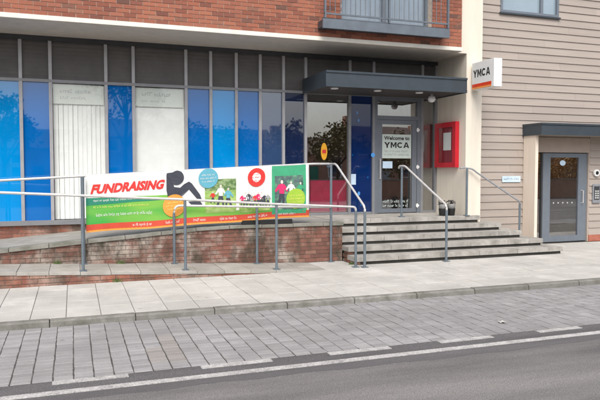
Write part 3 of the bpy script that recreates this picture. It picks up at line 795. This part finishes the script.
# upper railing carrying the banner, then running down the stair
YU = 11.17
def zur(x): return 1.65 + (x - .19) * .0528 if x < 4.3 else 1.867
ur = thing('upper_railing', 'grey railing of the upper ramp that carries the banner and turns down the steps', 'railing', (1.5, YU, .6))
rail(ur, [(-3.2, YU, zur(-3.2)), (.19, YU, zur(.19)), (4.3, YU, 1.867), (4.58, YU + .02, 1.868)] + [(4.80, 11.40, 1.868)] + arc((4.80, 11.36, 1.868), (4.80, 11.30, 1.868), (4.81, 11.24, 1.83)) + [(4.90, 10.27, 1.135)] + arc((4.90, 10.26, 1.13), (4.905, 10.20, 1.085), (4.905, 10.20, 1.0)))
for x in (-1.3, 1.66, 3.15): post(ur, x, YU, zu(x), zur(x) - .02)
p = post(ur, .15, 11.03, zl(.15) + .003, zur(.15) - .01, .03)
for z in (1.05, 1.28, 1.5, .98): build(B(.12, .18, 11.03, 11.19, z - .012, z + .012), 'bracket', 'post', p)
post(ur, 4.60, YU - .13, .004, 1.86, .024)
build(B(4.575, 4.62, YU - .13, YU + .02, 1.80, 1.84), 'bracket', 'post', ur)
post(ur, 4.905, 10.20, .003, 1.0)
# middle stair rail
ms = thing('stair_handrail', 'grey tube handrail down the middle of the entrance steps', 'handrail', (6.6, 11.1, .4))
rail(ms, arc((6.58, 12.02, 1.78), (6.58, 12.02, 1.835), (6.585, 11.95, 1.835)) + arc((6.59, 11.84, 1.835), (6.595, 11.78, 1.835), (6.60, 11.72, 1.80)) + [(6.70, 10.44, 1.115)] + arc((6.70, 10.42, 1.105), (6.705, 10.36, 1.07), (6.705, 10.36, 0.98)))
post(ms, 6.585, 11.90, .753, 1.815); post(ms, 6.705, 10.36, .003, .98)
# right stair rail along the beige wall
rs = thing('stair_handrail', 'thin grey handrail down the right end of the steps before the beige wall', 'handrail', (8.7, 11.6, .4))
rail(rs, arc((7.93, 11.74, 1.79), (8.03, 11.74, 1.80), (8.12, 11.73, 1.79)) + arc((8.18, 11.72, 1.78), (8.24, 11.715, 1.77), (8.32, 11.705, 1.70)) + [(9.27, 11.56, 1.10)] + arc((9.29, 11.555, 1.09), (9.36, 11.545, 1.06), (9.36, 11.545, 1.0)), mat='galv', r=.018)
post(rs, 8.10, 11.735, .753, 1.775); post(rs, 9.36, 11.545, .153, 1.0)

# ------------------------------------------------------------------ banner
BX0, BX1, BY = .20, 4.18, 11.11
def bp(u, v, layer=0):
    x = BX0 + (BX1 - BX0) * u
    zt = 1.665 + .20 * u - .012 * math.sin(math.pi * ((u * 5) % 1.0)); zb = .70 + .175 * u + .008 * math.sin(u * 17)
    y = BY + .012 * math.sin(u * 23 + v * 3) + .01 * math.sin(u * 9 - v * 5) * (1 - v) - .003 * layer
    return (x, y, zb + (zt - zb) * v)
ban = thing('banner', 'long printed vinyl fundraising banner with red lettering tied to the ramp railing', 'banner', (2.2, BY, .7))
def grid(u0, u1, v0, v1, layer, nu=24, nv=6, fn0=None, fn1=None):
    m = MB()
    for i in range(nu + 1):
        u = u0 + (u1 - u0) * i / nu
        a = fn0(u) if fn0 else v0; b = fn1(u) if fn1 else v1
        for j in range(nv + 1): m.v.append(bp(u, a + (b - a) * j / nv, layer))
    for i in range(nu):
        for j in range(nv):
            o = i * (nv + 1) + j; m.f.append((o, o + nv + 1, o + nv + 2, o + 1))
    return m
def disc_uv(cu, cv, r, layer, n=28, ring=None):
    m = MB(); ru = r / 3.98; rv = r / .96
    if ring is None:
        m.v.append(bp(cu, cv, layer))
        m.v += [bp(cu + ru * math.cos(2 * math.pi * k / n), cv + rv * math.sin(2 * math.pi * k / n), layer) for k in range(n)]
        m.f = [(0, 1 + k, 1 + (k + 1) % n) for k in range(n)]
    return m
sheet_ = grid(0, 1, 0, 1, 0, 90, 12)
o = build(sheet_, 'sheet', 'ban_white', ban, smooth=True)
md = o.modifiers.new('s', 'SOLIDIFY'); md.thickness = .002; md.offset = 1
# green swoosh, teal band, strips
build(grid(0, .42, 0, 0, 1, 30, 5, lambda u: .13, lambda u: .13 + (.47 - .02 * u / .42) * (1 - max(0, (u - .33) / .09) ** 2)), 'green_swoosh', 'ban_green', ban)
build(grid(.0, .31, 0, 0, 2, 24, 2, lambda u: .47 + .03 * (u / .31), lambda u: .60 - .08 * (u / .31) ** 1.5), 'teal_band', 'ban_teal', ban)
build(grid(.37, .58, 0, 0, 1, 20, 3, lambda u: .13, lambda u: .36 - .12 * ((u - .37) / .21) ** 2), 'green_foot', 'ban_green', ban)
build(grid(.58, .99, .13, .22, 1, 20, 2), 'green_foot', 'ban_green', ban)
build(grid(0, 1, .03, .135, 2, 60, 2), 'red_strip', 'ban_strip', ban)
build(grid(0, 1, .0, .035, 2, 60, 1), 'orange_strip', 'ban_orange', ban)
def uvtext(s, u0, u1, v0, v1, layer, mat, bold=0.0, shear=0.0, slope=0.0, name='lettering'):
    build(text_on(s, lambda a, b: bp(u0 + (u1 - u0) * a + shear * b, v0 + (v1 - v0) * b + slope * a, layer), bold), name, mat, ban)
uvtext('FUNDRAISING', .018, .318, .665, .835, 3, 'ban_red', .05, .012, .03)
def scribble(u0, u1, v, h, layer, mat, words):      # illegible small print: thin letter strokes in word groups
    m = MB(); u = u0
    while u < u1:
        for _ in range(random.randint(2, 8)):
            if u > u1: break
            l = random.uniform(.0016, .0034); hh = h * random.choice((.62, .66, .7, 1.0)); v0 = v - (h * .25 if random.random() < .12 else 0)
            k = random.random()
            for (a, b, c, d) in ([(0, .45, v0, v + hh), (.45, 1, v0, v0 + h * .2)] if k < .35 else [(0, .4, v0, v + hh), (.4, 1, v + hh - h * .22, v + hh)] if k < .7 else [(0, 1, v0, v0 + h * .18), (0, .35, v0, v + hh), (0, 1, v + hh - h * .18, v + hh)]):
                o_ = len(m.v); m.v += [bp(u + l * a, c, layer), bp(u + l * b, c, layer), bp(u + l * b, d, layer), bp(u + l * a, d, layer)]; m.f.append((o_, o_ + 1, o_ + 2, o_ + 3))
            u += l + .0011
        u += .004
    setp(build(m, 'small_print', mat, ban), kind='stuff')
scribble(.03, .30, .535, .035, 3, 'ban_white', 9)
scribble(.03, .26, .42, .03, 3, 'ban_yellow', 9)
scribble(.04, .27, .27, .05, 3, 'ban_white', 9)
for a, b in ((.19, .27), (.33, .39), (.45, .51), (.57, .65), (.70, .79), (.84, .93)): scribble(a, b, .065, .045, 3, 'ban_white', 4)
# figure doing a sit-up
def poly_uv(pts, layer, mat, name):
    m = MB(); m.v = [bp(u, v, layer) for u, v in pts]; m.f = [tuple(range(len(pts)))]; build(m, name, mat, ban)
def uof(px): return (11.1 * math.tan(R(19.8) + math.atan((px - 300) / 631.0)) - BX0) / (BX1 - BX0)
def z6(x, y):               # coordinates measured on the print
    px = 80 + x / 5.0; py = 160 + y / 5.0; u = (px - 85) / 223.0
    return (uof(px), ((233 - 17 * u) - py) / (57 - 5 * u))
poly_uv([z6(*p) for p in [(432, 72), (446, 68), (462, 100), (470, 135), (500, 140), (520, 122), (545, 108), (560, 118), (600, 172), (612, 205), (595, 205), (560, 165), (545, 148), (520, 172), (500, 188), (470, 196), (440, 190), (432, 150)]], 3, 'ban_dark', 'silhouette')
build(disc_uv(*z6(484, 90), .125, 4), 'silhouette_head', 'ban_dark', ban)
poly_uv([z6(*p) for p in [(432, 66), (460, 62), (520, 84), (512, 100), (470, 100), (440, 90)]], 5, 'ban_dark', 'silhouette_arm')
poly_uv([z6(*p) for p in [(540, 208), (600, 205), (612, 222), (560, 228)]], 3, 'ban_dark', 'silhouette_foot')
def px2(x, y):
    u = (x - 85) / 223.0; return (uof(x), ((233 - 17 * u) - y) / (57 - 5 * u))
# photographs on the banner
def photo(x0, x1, y0, y1, mat, layer=2):
    a, b = px2(x0, y0), px2(x1, y1); build(grid(a[0], b[0], b[1], a[1], layer, 10, 4), 'printed_photo', mat, ban)
def figure(x, y, h, mats, layer=5):         # printed person: legs, body with arms, head; y = feet, h = height, in print units
    f = random.choice((-1, 1)); st_ = random.uniform(.08, .2)
    def q(px_, py_): return px2(x + f * px_ * h, y - py_ * h)
    poly_uv([q(-st_, 0), (q(-st_ + .07, 0)), q(0, .36), q(st_ - .02, 0), q(st_ + .06, .02), q(.09, .5), q(-.08, .5)], layer, mats[2], 'printed_legs')
    poly_uv([q(-.08, .47), q(.09, .47), q(.10, .66), q(.22, .52), q(.27, .56), q(.13, .80), q(.03, .83), q(-.05, .83), q(-.12, .78), q(-.22, .58), q(-.17, .55), q(-.09, .66)], layer + .2, mats[1], 'printed_figure')
    poly_uv([q(.01 + .05 * math.cos(a * .7), .905 + .075 * math.sin(a * .7)) for a in range(9)], layer + .4, mats[0], 'printed_head')
photo(205, 236, 180, 211, 'photo_field'); photo(205, 236, 180, 189, 'photo_hedge', 3); photo(239, 270, 184, 210, 'ban_white'); photo(239, 270, 200, 210, 'photo_field', 3)
photo(272, 306, 166, 212, 'ban_edge', 2); photo(275, 303, 176, 208, 'photo_dark', 3)
SK = 'plaster'
figure(221, 206, 22, (SK, 'ban_white', 'ban_dark')); figure(228, 207, 20, (SK, 'ban_cyan', 'ban_dark')); figure(213, 203, 12, (SK, 'ban_red', 'ban_dark'))
for k_ in range(9): figure(242 + k_ * 3.2, 206 + (k_ % 2), 13 + (k_ * 7 % 4), (SK, ['pink_fabric', 'ban_dark', 'ban_red', 'ban_white', 'ink_grey'][k_ * 3 % 5], 'ban_dark'))
figure(282, 206, 27, (SK, 'pink_fabric', 'ban_dark')); figure(291, 200, 20, (SK, 'ban_white', 'ink_grey')); figure(300, 199, 18, (SK, 'ban_edge', 'ban_dark'))
for (cx, cy_, r, mt) in ((208.4, 178, .175, 'ban_cyan'), (256.6, 177, .168, 'ban_red'), (174, 205.5, .195, 'ban_orange'), (295.6, 198, .185, 'ban_lime')):
    u, v = px2(cx, cy_)
    build(disc_uv(u, v, r, 6), 'badge', mt, ban)
    m = MB()
    if mt == 'ban_red': build(disc_uv(u, v, r * .5, 7), 'badge_centre', 'ban_white', ban)
    for dv, wd in ((.06, .03), (0.0, .036), (-.06, .028)):
        scribble(u - wd, u + wd, v + dv - .012, .03, 8, {'ban_cyan': 'ban_white', 'ban_red': 'ban_red', 'ban_orange': 'ban_yellow', 'ban_lime': 'ban_yellow'}[mt], 3)
for u in (0, .2, .4, .6, .8, 1):    # cable ties
    x, y, z = bp(min(max(u, .004), .996), .985)
    m = MB().tube([(x, y - .012, z), (x, YU + .03, zur(x) + .02), (x + .004, YU + .03, zur(x) - .03)], .004, 6); build(m, 'cable_tie', 'ink', ban)

# ------------------------------------------------------------------ signs and small things on the walls
sg = thing('projecting_sign', 'white projecting box sign with black lettering and red stripe on the cream pier', 'sign', (8.3, 11.4, 3.5))
build(B(8.20, 8.40, 10.98, 11.74, 3.48, 4.06), 'sign_box', 'white', sg, bevel=.008)
build(B(8.26, 8.34, 11.74, 11.80, 3.55, 3.98), 'wall_bracket', 'galv', sg)
build(bold_word('YMCA', lambda a, b: (8.197, 11.70 - .60 * a, 3.74 + .16 * b)), 'lettering', 'ink', sg)
m = MB(); m.v = [(8.1975, 11.73, 3.505), (8.1975, 11.06, 3.505), (8.1975, 11.06, 3.60), (8.1975, 11.73, 3.60)]; m.f = [(0, 1, 2, 3)]; build(m, 'red_stripe', 'sign_red', sg)
m = MB(); m.v = [(8.1965, 11.73, 3.49), (8.1965, 11.06, 3.49), (8.1965, 11.06, 3.53), (8.1965, 11.73, 3.53)]; m.f = [(0, 1, 2, 3)]; build(m, 'orange_stripe', 'sign_orange', sg)
# red notice case on the side of the pier
rc = thing('notice_case', 'red wall case with small white notice inside, on the cream pier return', 'notice case', (8.05, 12.5, 1.8))
y0, y1, z0, z1 = 12.05, 12.90, 1.81, 2.83
for a, b, c, d in ((y0, y1, z0, z0 + .11), (y0, y1, z1 - .11, z1), (y0, y0 + .12, z0 + .11, z1 - .11), (y1 - .12, y1, z0 + .11, z1 - .11)):
    build(B(8.0, 8.098, a, b, c, d), 'frame', 'red_case', rc)
build(B(8.04, 8.098, y0 + .12, y1 - .12, z0 + .11, z1 - .11), 'back_panel', 'red_dark', rc)
build(B(8.03, 8.0395, 12.28, 12.58, 2.20, 2.60), 'notice', 'white', rc)
build(B(8.015, 8.02, y0 + .12, y1 - .12, z0 + .11, z1 - .11), 'glass_front', 'glass', rc)
setp(build(MB().lathe((7.45, 12.15, 3.30), [(.03, .12), (.035, .08), (.07, .06), (.085, .0), (.06, -.05), (.02, -.065)], 18), 'security_camera', 'white', origin=(7.45, 12.15, 3.3), smooth=True), 'small white dome camera under the right end of the entrance canopy', 'camera')
# door sign and stickers
def flat(name, x0, x1, z0, z1, mat, label, cat, y=YG - .012):
    return setp(build(B(x0, x1, y, y + .004, z0, z1), name, mat, origin=((x0 + x1) / 2, y, z0)), label, cat)
ds = thing('door_sign', 'pale welcome sign with dark lettering on the upper glass of the entrance door', 'sign', (7.05, YG - .012, 2.02))
build(B(6.675, 7.425, YG - .012, YG - .006, 2.02, 2.57), 'panel', 'paper_door', ds)
build(text_on('Welcome to', lambda a, b: (6.72 + .66 * a, YG - .014, 2.44 + .09 * b), .03), 'lettering', 'ink', ds)
build(bold_word('YMCA', lambda a, b: (6.72 + .66 * a, YG - .014, 2.26 + .13 * b)), 'lettering', 'ink', ds)
for zz in (2.165, 2.085):
    setp(build(strokes(MB(), lambda u, v: (u, YG - .014, v), 6.73, 7.37, zz, .05, .018, .007, .022), 'small_print', 'ink_grey', ds), kind='stuff')
flat('sticker', 6.69, 6.94, 1.79, 1.95, 'sticker_pale', 'pale blue sticker below the welcome sign on the door glass', 'sticker')
ls = thing('door_lettering', 'two rows of pale lettering across the bottom of the entrance door glass', 'lettering', (7.0, YG - .012, .9))
for zz in (.90, 1.0):
    setp(build(strokes(MB(), lambda u, v: (u, YG - .008, v), 6.70, 7.38, zz, .06, .022, .009, .03), 'small_print', 'paper_door', ls), kind='stuff')
m = MB(); n = 24
m.v = [(5.245 + .075 * math.cos(2 * math.pi * k / n), yy, 2.16 + .19 * math.sin(2 * math.pi * k / n)) for yy in (YG - .010, YG - .005) for k in range(n)]
m.f = [tuple(range(n)), tuple(range(2 * n - 1, n - 1, -1))] + [(k, n + k, n + (k + 1) % n, (k + 1) % n) for k in range(n)]
ov = setp(build(m, 'oval_sticker', 'sticker_yellow', origin=(5.245, YG - .01, 1.97)), 'yellow oval sticker on the clear window left of the door', 'sticker')
build(B(5.20, 5.29, YG - .013, YG - .011, 2.12, 2.2), 'sticker_mark', 'ban_red', ov)
m = MB().prism([(6.42 + .05 * math.cos(2 * math.pi * k / 20), 2.09 + .05 * math.sin(2 * math.pi * k / 20)) for k in range(20)], 1, YG - .06, YG - .052)
setp(build(m, 'round_sticker', 'sticker_blue', origin=(6.42, YG - .06, 2.04)), 'small round blue sticker on the frame left of the entrance door', 'sticker')
flat('sticker', 5.90, 6.02, 1.42, 1.66, 'sticker_pale', 'small pale notice at hand height on the navy panel beside the door', 'sticker', YG - .008)
nm = thing('navy_print', 'scattered pale blue printed shapes on the dark navy panel beside the door', 'window print', (6.14, YG, .8))
for k in range(6):
    x = random.uniform(5.90, 6.36); z = random.uniform(.85, 3.3); r_ = random.uniform(.012, .035)
    m = MB().prism([(x + r_ * math.cos(2 * math.pi * q / 5 + k), z + r_ * 1.5 * math.sin(2 * math.pi * q / 5 + k)) for q in range(5)], 1, YG - .007, YG - .004)
    build(m, 'print_shape', random.choice(['sticker_blue', 'film_blue', 'film_blue']), nm)
# beige wall: plate, intercom, camera, door stickers
pt = thing('wall_plate', 'small pale blue name plate on the beige cladding left of the cream jamb', 'plate', (9.57, YC - .03, 1.47))
build(B(9.32, 9.83, YC - .036, YC - .0245, 1.47, 1.61), 'plate', 'sticker_pale', pt)
setp(build(strokes(MB(), lambda u, v: (u, YC - .0375, v), 9.36, 9.79, 1.525, .045, .018, .007, .02), 'small_print', 'frame_blue', pt), kind='stuff')
ic = thing('intercom', 'grey door entry panel with buttons on the beige wall right of the door', 'intercom', (12.1, YC - .03, .94))
build(B(11.98, 12.22, YC - .05, YC - .0245, .94, 1.40), 'panel', 'galv', ic, bevel=.004)
build(B(12.015, 12.185, YC - .054, YC - .0505, 1.02, 1.35), 'face', 'frame_dark', ic)
for r_ in range(4):
    for c_ in range(2): build(B(12.04 + c_ * .07, 12.09 + c_ * .07, YC - .06, YC - .0545, 1.05 + r_ * .055, 1.085 + r_ * .055), 'button', 'grey_light', ic)
cm = setp(build(MB().prism([(12.08 + .085 * math.cos(2 * math.pi * k / 24), 1.68 + .085 * math.sin(2 * math.pi * k / 24)) for k in range(24)], 1, YC - .07, YC - .0245), 'door_reader', 'white', origin=(12.08, YC - .03, 1.6)), 'round white fitting with dark centre above the door entry panel', 'door reader')
build(MB().prism([(12.08 + .045 * math.cos(2 * math.pi * k / 20), 1.68 + .045 * math.sin(2 * math.pi * k / 20)) for k in range(20)], 1, YC - .078, YC - .0705), 'lens', 'black', cm)
m = MB().prism([(11.13 + .085 * math.cos(2 * math.pi * k / 24), 1.92 + .065 * math.sin(2 * math.pi * k / 24)) for k in range(24)], 1, YC + .048, YC + .054)
setp(build(m, 'round_sticker', 'sticker_pale', origin=(11.13, YC + .05, 1.82)), 'pale blue oval sticker at the top of the beige building door glass', 'sticker')
wd = thing('door_manifestation', 'row of small white marks across the glass of the beige building door', 'marking', (11.2, YC + .05, .95))
for k in range(5): build(B(10.86 + k * .14, 10.89 + k * .14, YC + .049, YC + .054, .94, .975), 'mark', 'grey_light', wd)

# blinds and poster behind the clear windows
for nme, (a, b), lab in (('vertical_blind', (-.34, .61), 'white vertical blind behind the window left of the banner lettering'), ('vertical_blind', (1.19, 2.17), 'white vertical blind behind the wide window above the banner')):
    vb = thing(nme, lab, 'blind', ((a + b) / 2, YG + .14, .8))
    build(B(a, b, YG + .03, YG + .08, 3.33, 3.40), 'head_track', 'white', vb)
    x = a + .01
    while x < b - .07:
        t = random.uniform(.004, .02) if a < 0 else random.uniform(.002, .007)
        build(MB().hexa([(x, YG + .05 + t, .8), (x + .085, YG + .05 - t * .3, .8), (x + .085, YG + .052 - t * .3, .8), (x, YG + .052 + t, .8), (x, YG + .05 + t, 3.33), (x + .085, YG + .05 - t * .3, 3.33), (x + .085, YG + .052 - t * .3, 3.33), (x, YG + .052 + t, 3.33)]), 'slat', 'blind', vb)
        x += random.choice((.083, .083, .083, .09)) if a < 0 else .0815
for (a, b, lab) in ((-.33, .60, 'white paper notice with faint print at the top of the left blind window'), (1.20, 2.15, 'white paper notice with faint print at the top of the window above the banner')):
    ps = thing('window_poster', lab, 'poster', ((a + b) / 2, YG + .02, 3.0))
    build(B(a, b, YG + .018, YG + .02, 3.02, 3.395), 'paper', 'paper', ps)
    for zz, x1, hh in ((3.235, .72, .075), (3.115, .62, .05)):
        setp(build(strokes(MB(), lambda u, v: (u, YG + .0165, v), a + .13, a + x1, zz, hh, .032, .012, .045), 'small_print', 'ink_faint', ps), kind='stuff')

# armchair inside
ch = thing('armchair', 'pink red upholstered armchair behind the clear window beside the door', 'armchair', (5.4, 13.6, .735))
build(B(4.95, 5.85, 13.265, 14.05, .90, 1.15), 'seat', 'pink_fabric', ch, bevel=.04)
build(B(4.95, 5.85, 13.075, 13.26, .80, 1.52), 'backrest', 'pink_fabric', ch, bevel=.05)
for x in (4.86, 5.84): build(B(x, x + .1, 13.3, 14.05, .86, 1.30), 'arm', 'pink_fabric', ch, bevel=.03)
for x in (4.93, 5.82):
    for y in (13.22, 13.98): build(MB().tube([(x, y, .735), (x, y, .9)], .02, 8), 'leg', 'black', ch)

# pots and dark strip on the platform
for k, (x, y, lab) in enumerate(((7.60, 11.90, 'small black pot with pale rim, behind the middle handrail post'), (7.83, 11.92, 'small black pot with pale side beside the cream pier'))):
    p = thing('plant_pot', lab, 'pot', (x, y, .751), 'small pots on the platform')
    build(MB().lathe((x, y, .751), [(.068, 0), (.075, .01), (.09, .15), (.09, .155)], 18), 'pot', 'black', p, smooth=True)
    build(MB().lathe((x, y, .751), [(.075, .155), (.082, .16), (.086, .25), (.08, .255)], 18), 'pale_liner', 'pot_grey', p, smooth=True)
    m = MB()
    for q in range(70):
        a = random.uniform(0, 6.28); rr = random.uniform(0, .10); c = Vector((x + rr * math.cos(a), y + rr * math.sin(a), .751 + random.uniform(.25, .33)))
        d1 = Vector((random.gauss(0, 1), random.gauss(0, 1), random.gauss(0, 1))).normalized() * .025; d2_ = d1.orthogonal().normalized() * .015
        o_ = len(m.v); m.v += [tuple(c - d1), tuple(c + d2_), tuple(c + d1), tuple(c - d2_)]; m.f.append((o_, o_ + 1, o_ + 2, o_ + 3))
    build(m, 'foliage', 'ink', p)
setp(build(B(2.88, 3.84, 11.085, 11.16, .752, .835), 'black_strip', 'black', origin=(3.36, 11.1, .752)), 'black strip lying on the ramp edge just below the banner', 'strip')  # plain black strip under the banner, of no identified use

# litter on the parking bay
m = MB()
for i_ in range(5):
    for j_ in range(4): m.v.append((4.76 + i_ * .022 + random.uniform(-.006, .006), 6.17 + j_ * .025 + random.uniform(-.006, .006), RZ + .004 + random.uniform(0, .018)))
m.f = [(i_ * 4 + j_, i_ * 4 + 4 + j_, i_ * 4 + 5 + j_, i_ * 4 + 1 + j_) for i_ in range(4) for j_ in range(3)]
setp(build(m, 'paper_scrap', 'litter', origin=(4.8, 6.2, RZ)), 'small crumpled pale paper scrap lying on the parking bay blocks', 'litter')
# weeds in the joints
for k, (x, y, z, lab) in enumerate(((-.25, 11.06, zl(-.25), 'small weed tuft at the brick wall foot near the left edge'), (.75, 11.06, zl(.75), 'small weed tuft at the brick wall foot under the banner lettering'), (.62, 10.17, 0, 'weed tuft at the foot of the low brick ramp edge'), (4.83, 10.60, 0.0, 'weed tuft in the corner where steps meet the ramp wall'))):
    m = MB()
    for q in range(38):
        a = random.uniform(0, 6.28); l = random.uniform(.03, .09); bx, by_ = x + random.gauss(0, .03), y + random.gauss(0, .008)
        tx, ty = bx + math.cos(a) * l * .5, by_ + math.sin(a) * l * .3
        o_ = len(m.v); m.v += [(bx - .005, by_, z), (bx + .005, by_, z), (tx, ty, z + l)]; m.f.append((o_, o_ + 1, o_ + 2))
    setp(build(m, 'weed_tuft', 'weed', origin=(x, y, z)), lab, 'weeds')

# ------------------------------------------------------------------ the other side of the street, invented for reflections in the glass
HY = -38.0
DOORC = [('dark red', 'red_dark'), ('blue', 'sticker_blue'), ('black', 'black'), ('white', 'white'), ('green', 'ban_teal'), ('grey', 'galv'), ('orange', 'sign_orange'), ('navy', 'film_navy'), ('brown', 'bark')]
def house(k):  # houses added to give the glazing a reflected roofline
    x0 = -16 + k * 9.0; ez = 4.7 + (0, -.9, .3, -.5, -1.2, .2, -.7, 0, .3)[k]
    h = thing('added_house', 'added brick terraced house with %s front door across the street, mirrored in the glazing' % DOORC[k][0], 'house', (x0 + 4.5, HY, 0), 'added houses across the street')
    build(B(x0, x0 + 8.98, HY - 7, HY, -.12, ez), 'wall', 'house_brick', h)
    build(MB().prism([(HY + .35, ez), (HY - 3.5, ez + 2.0), (HY - 7.3, ez)], 0, x0, x0 + 8.98), 'roof', 'roof_tile', h)
    build(B(x0 + .4, x0 + 1.3, HY - 4.0, HY - 3.1, ez + 1.2, ez + 3.1), 'chimney', 'house_brick', h)
    for wx in (1.2, 6.0):
        for wz in (0.9, ez - 1.5):
            wn = build(B(x0 + wx, x0 + wx + 1.6, HY + .002, HY + .06, wz, wz + 1.25), 'window', 'white', h)
            build(B(x0 + wx + .1, x0 + wx + 1.5, HY + .061, HY + .07, wz + .1, wz + 1.15), 'pane', 'film_ink', wn)
    build(B(x0 + 3.9, x0 + 4.85, HY + .002, HY + .07, -.1, 2.1), 'door', DOORC[k][1], h)
m, n, b = newmat('house_brick')
c = ramp(n, pos_noise(n, 3, 4), [(0.3, (0.34, 0.17, 0.12)), (0.7, (0.45, 0.25, 0.18))]); n.links.new(c, b.inputs['Base Color']); b.inputs['Roughness'].default_value = 0.9
for k in range(9): house(k)
def tree(x, y, hgt, rad, leaf, lab):  # trees added for the reflections in the glazing
    t = thing('added_tree', lab, 'tree', (x, y, RZ), 'added trees across the street')
    tr = MB(); top = Vector((x + .2, y, hgt * .62))
    tr.tube([(x, y, RZ), (x + .08, y + .05, hgt * .3), top], .16, 10, r2=.08)
    tips = []
    for q in range(9):
        a = q * 2.4; zz = hgt * random.uniform(.3, .55); e = Vector((x + math.cos(a) * rad * .75, y + math.sin(a) * rad * .75, zz + hgt * random.uniform(.1, .35)))
        tr.tube([(x + .1, y, zz), (Vector((x, y, zz)) + e) / 2 + Vector((0, 0, .15)), e], .06, 6, r2=.02); tips.append(e)
    build(tr, 'trunk', 'bark', t, smooth=True)
    cr = MB()
    cl = [(e + Vector((random.gauss(0, .4), random.gauss(0, .4), random.gauss(0, .3))), random.uniform(.45, .8)) for e in tips for _ in range(3)] + [(top + Vector((random.gauss(0, .6), random.gauss(0, .6), random.uniform(0, hgt * .3))), .7) for _ in range(10)]
    for c, r_ in cl:
        for q in range(60):
            d = Vector((random.gauss(0, 1), random.gauss(0, 1), random.gauss(0, .8))); d = d.normalized() * r_ * random.random() ** .4
            p = c + d; a = Vector((random.gauss(0, 1), random.gauss(0, 1), random.gauss(0, 1))).normalized() * .13; b_ = a.orthogonal().normalized() * .08
            o_ = len(cr.v); cr.v += [tuple(p - a), tuple(p + b_), tuple(p + a), tuple(p - b_)]; cr.f.append((o_, o_ + 1, o_ + 2, o_ + 3))
    build(cr, 'crown', leaf, t)
for x, y, h_, r_, lf, lab in ((-4.2, -16, 6.4, 2.4, 'leaf', 'added spreading tree across the street, mirrored in the leftmost blue panes'), (8.6, -15, 5.0, 1.8, 'leaf', 'added small tree across the street, mirrored in the blue panes above the banner'), (13.5, -16, 4.9, 1.9, 'leaf', 'added rounded dark tree across the street, mirrored in the clear windows'), (18.2, -17, 5.4, 2.2, 'leaf', 'added taller dark tree across the street, mirrored beside the door'), (23.0, -16, 4.8, 2.0, 'leaf', 'added broad dark tree across the street, mirrored in the entrance door'), (3.0, -12, 9.4, 1.9, 'leaf', 'added slim tree across the street, mirrored in the blue pane between the blinds'), (36, -14, 6.0, 3.0, 'leaf_gold', 'added golden autumn tree across the street, mirrored in the beige building door')):
    tree(x, y, h_, r_, lf, lab)

gw = thing('added_garden_wall', 'added low red brick garden wall across the street, mirrored in the door glass', 'wall', (20, -9, RZ))  # wall added to give the door glass a brick-red reflection
build(B(-20, 60, -9.2, -9, RZ, 1.1), 'wall', 'house_brick', gw)
build(B(-20.05, 60.05, -9.25, -8.95, 1.1, 1.17), 'coping', 'coping', gw)
for x, y, h_, lab in ((29.0, -10.2, 2.6, 'added golden autumn shrub behind the garden wall, mirrored in the beige building door'), (32.5, -10.4, 3.0, 'added taller golden shrub behind the garden wall, mirrored beside the beige door handle')):
    t = thing('added_shrub', lab, 'shrub', (x, y, RZ)); sm = MB(); cr = MB()  # shrubs added to give the door glass an orange reflection
    for q in range(7):
        a = q * .9; sm.tube([(x, y, RZ), (x + math.cos(a) * .5, y + math.sin(a) * .3, h_ * .5), (x + math.cos(a) * 1.0, y + math.sin(a) * .5, h_ * .85)], .03, 6, r2=.01)
    build(sm, 'stems', 'bark', t)
    for q in range(1800):
        d = Vector((random.gauss(0, 1), random.gauss(0, .6), random.gauss(0, 1))).normalized() * random.random() ** .35
        p = Vector((x + d.x * 1.7, y + d.y * .9, h_ * .52 + d.z * h_ * .5)); a = Vector((random.gauss(0, 1), random.gauss(0, 1), random.gauss(0, 1))).normalized() * .1; b_ = a.orthogonal().normalized() * .06
        o_ = len(cr.v); cr.v += [tuple(p - a), tuple(p + b_), tuple(p + a), tuple(p - b_)]; cr.f.append((o_, o_ + 1, o_ + 2, o_ + 3))
    build(cr, 'crown', 'leaf_gold', t)
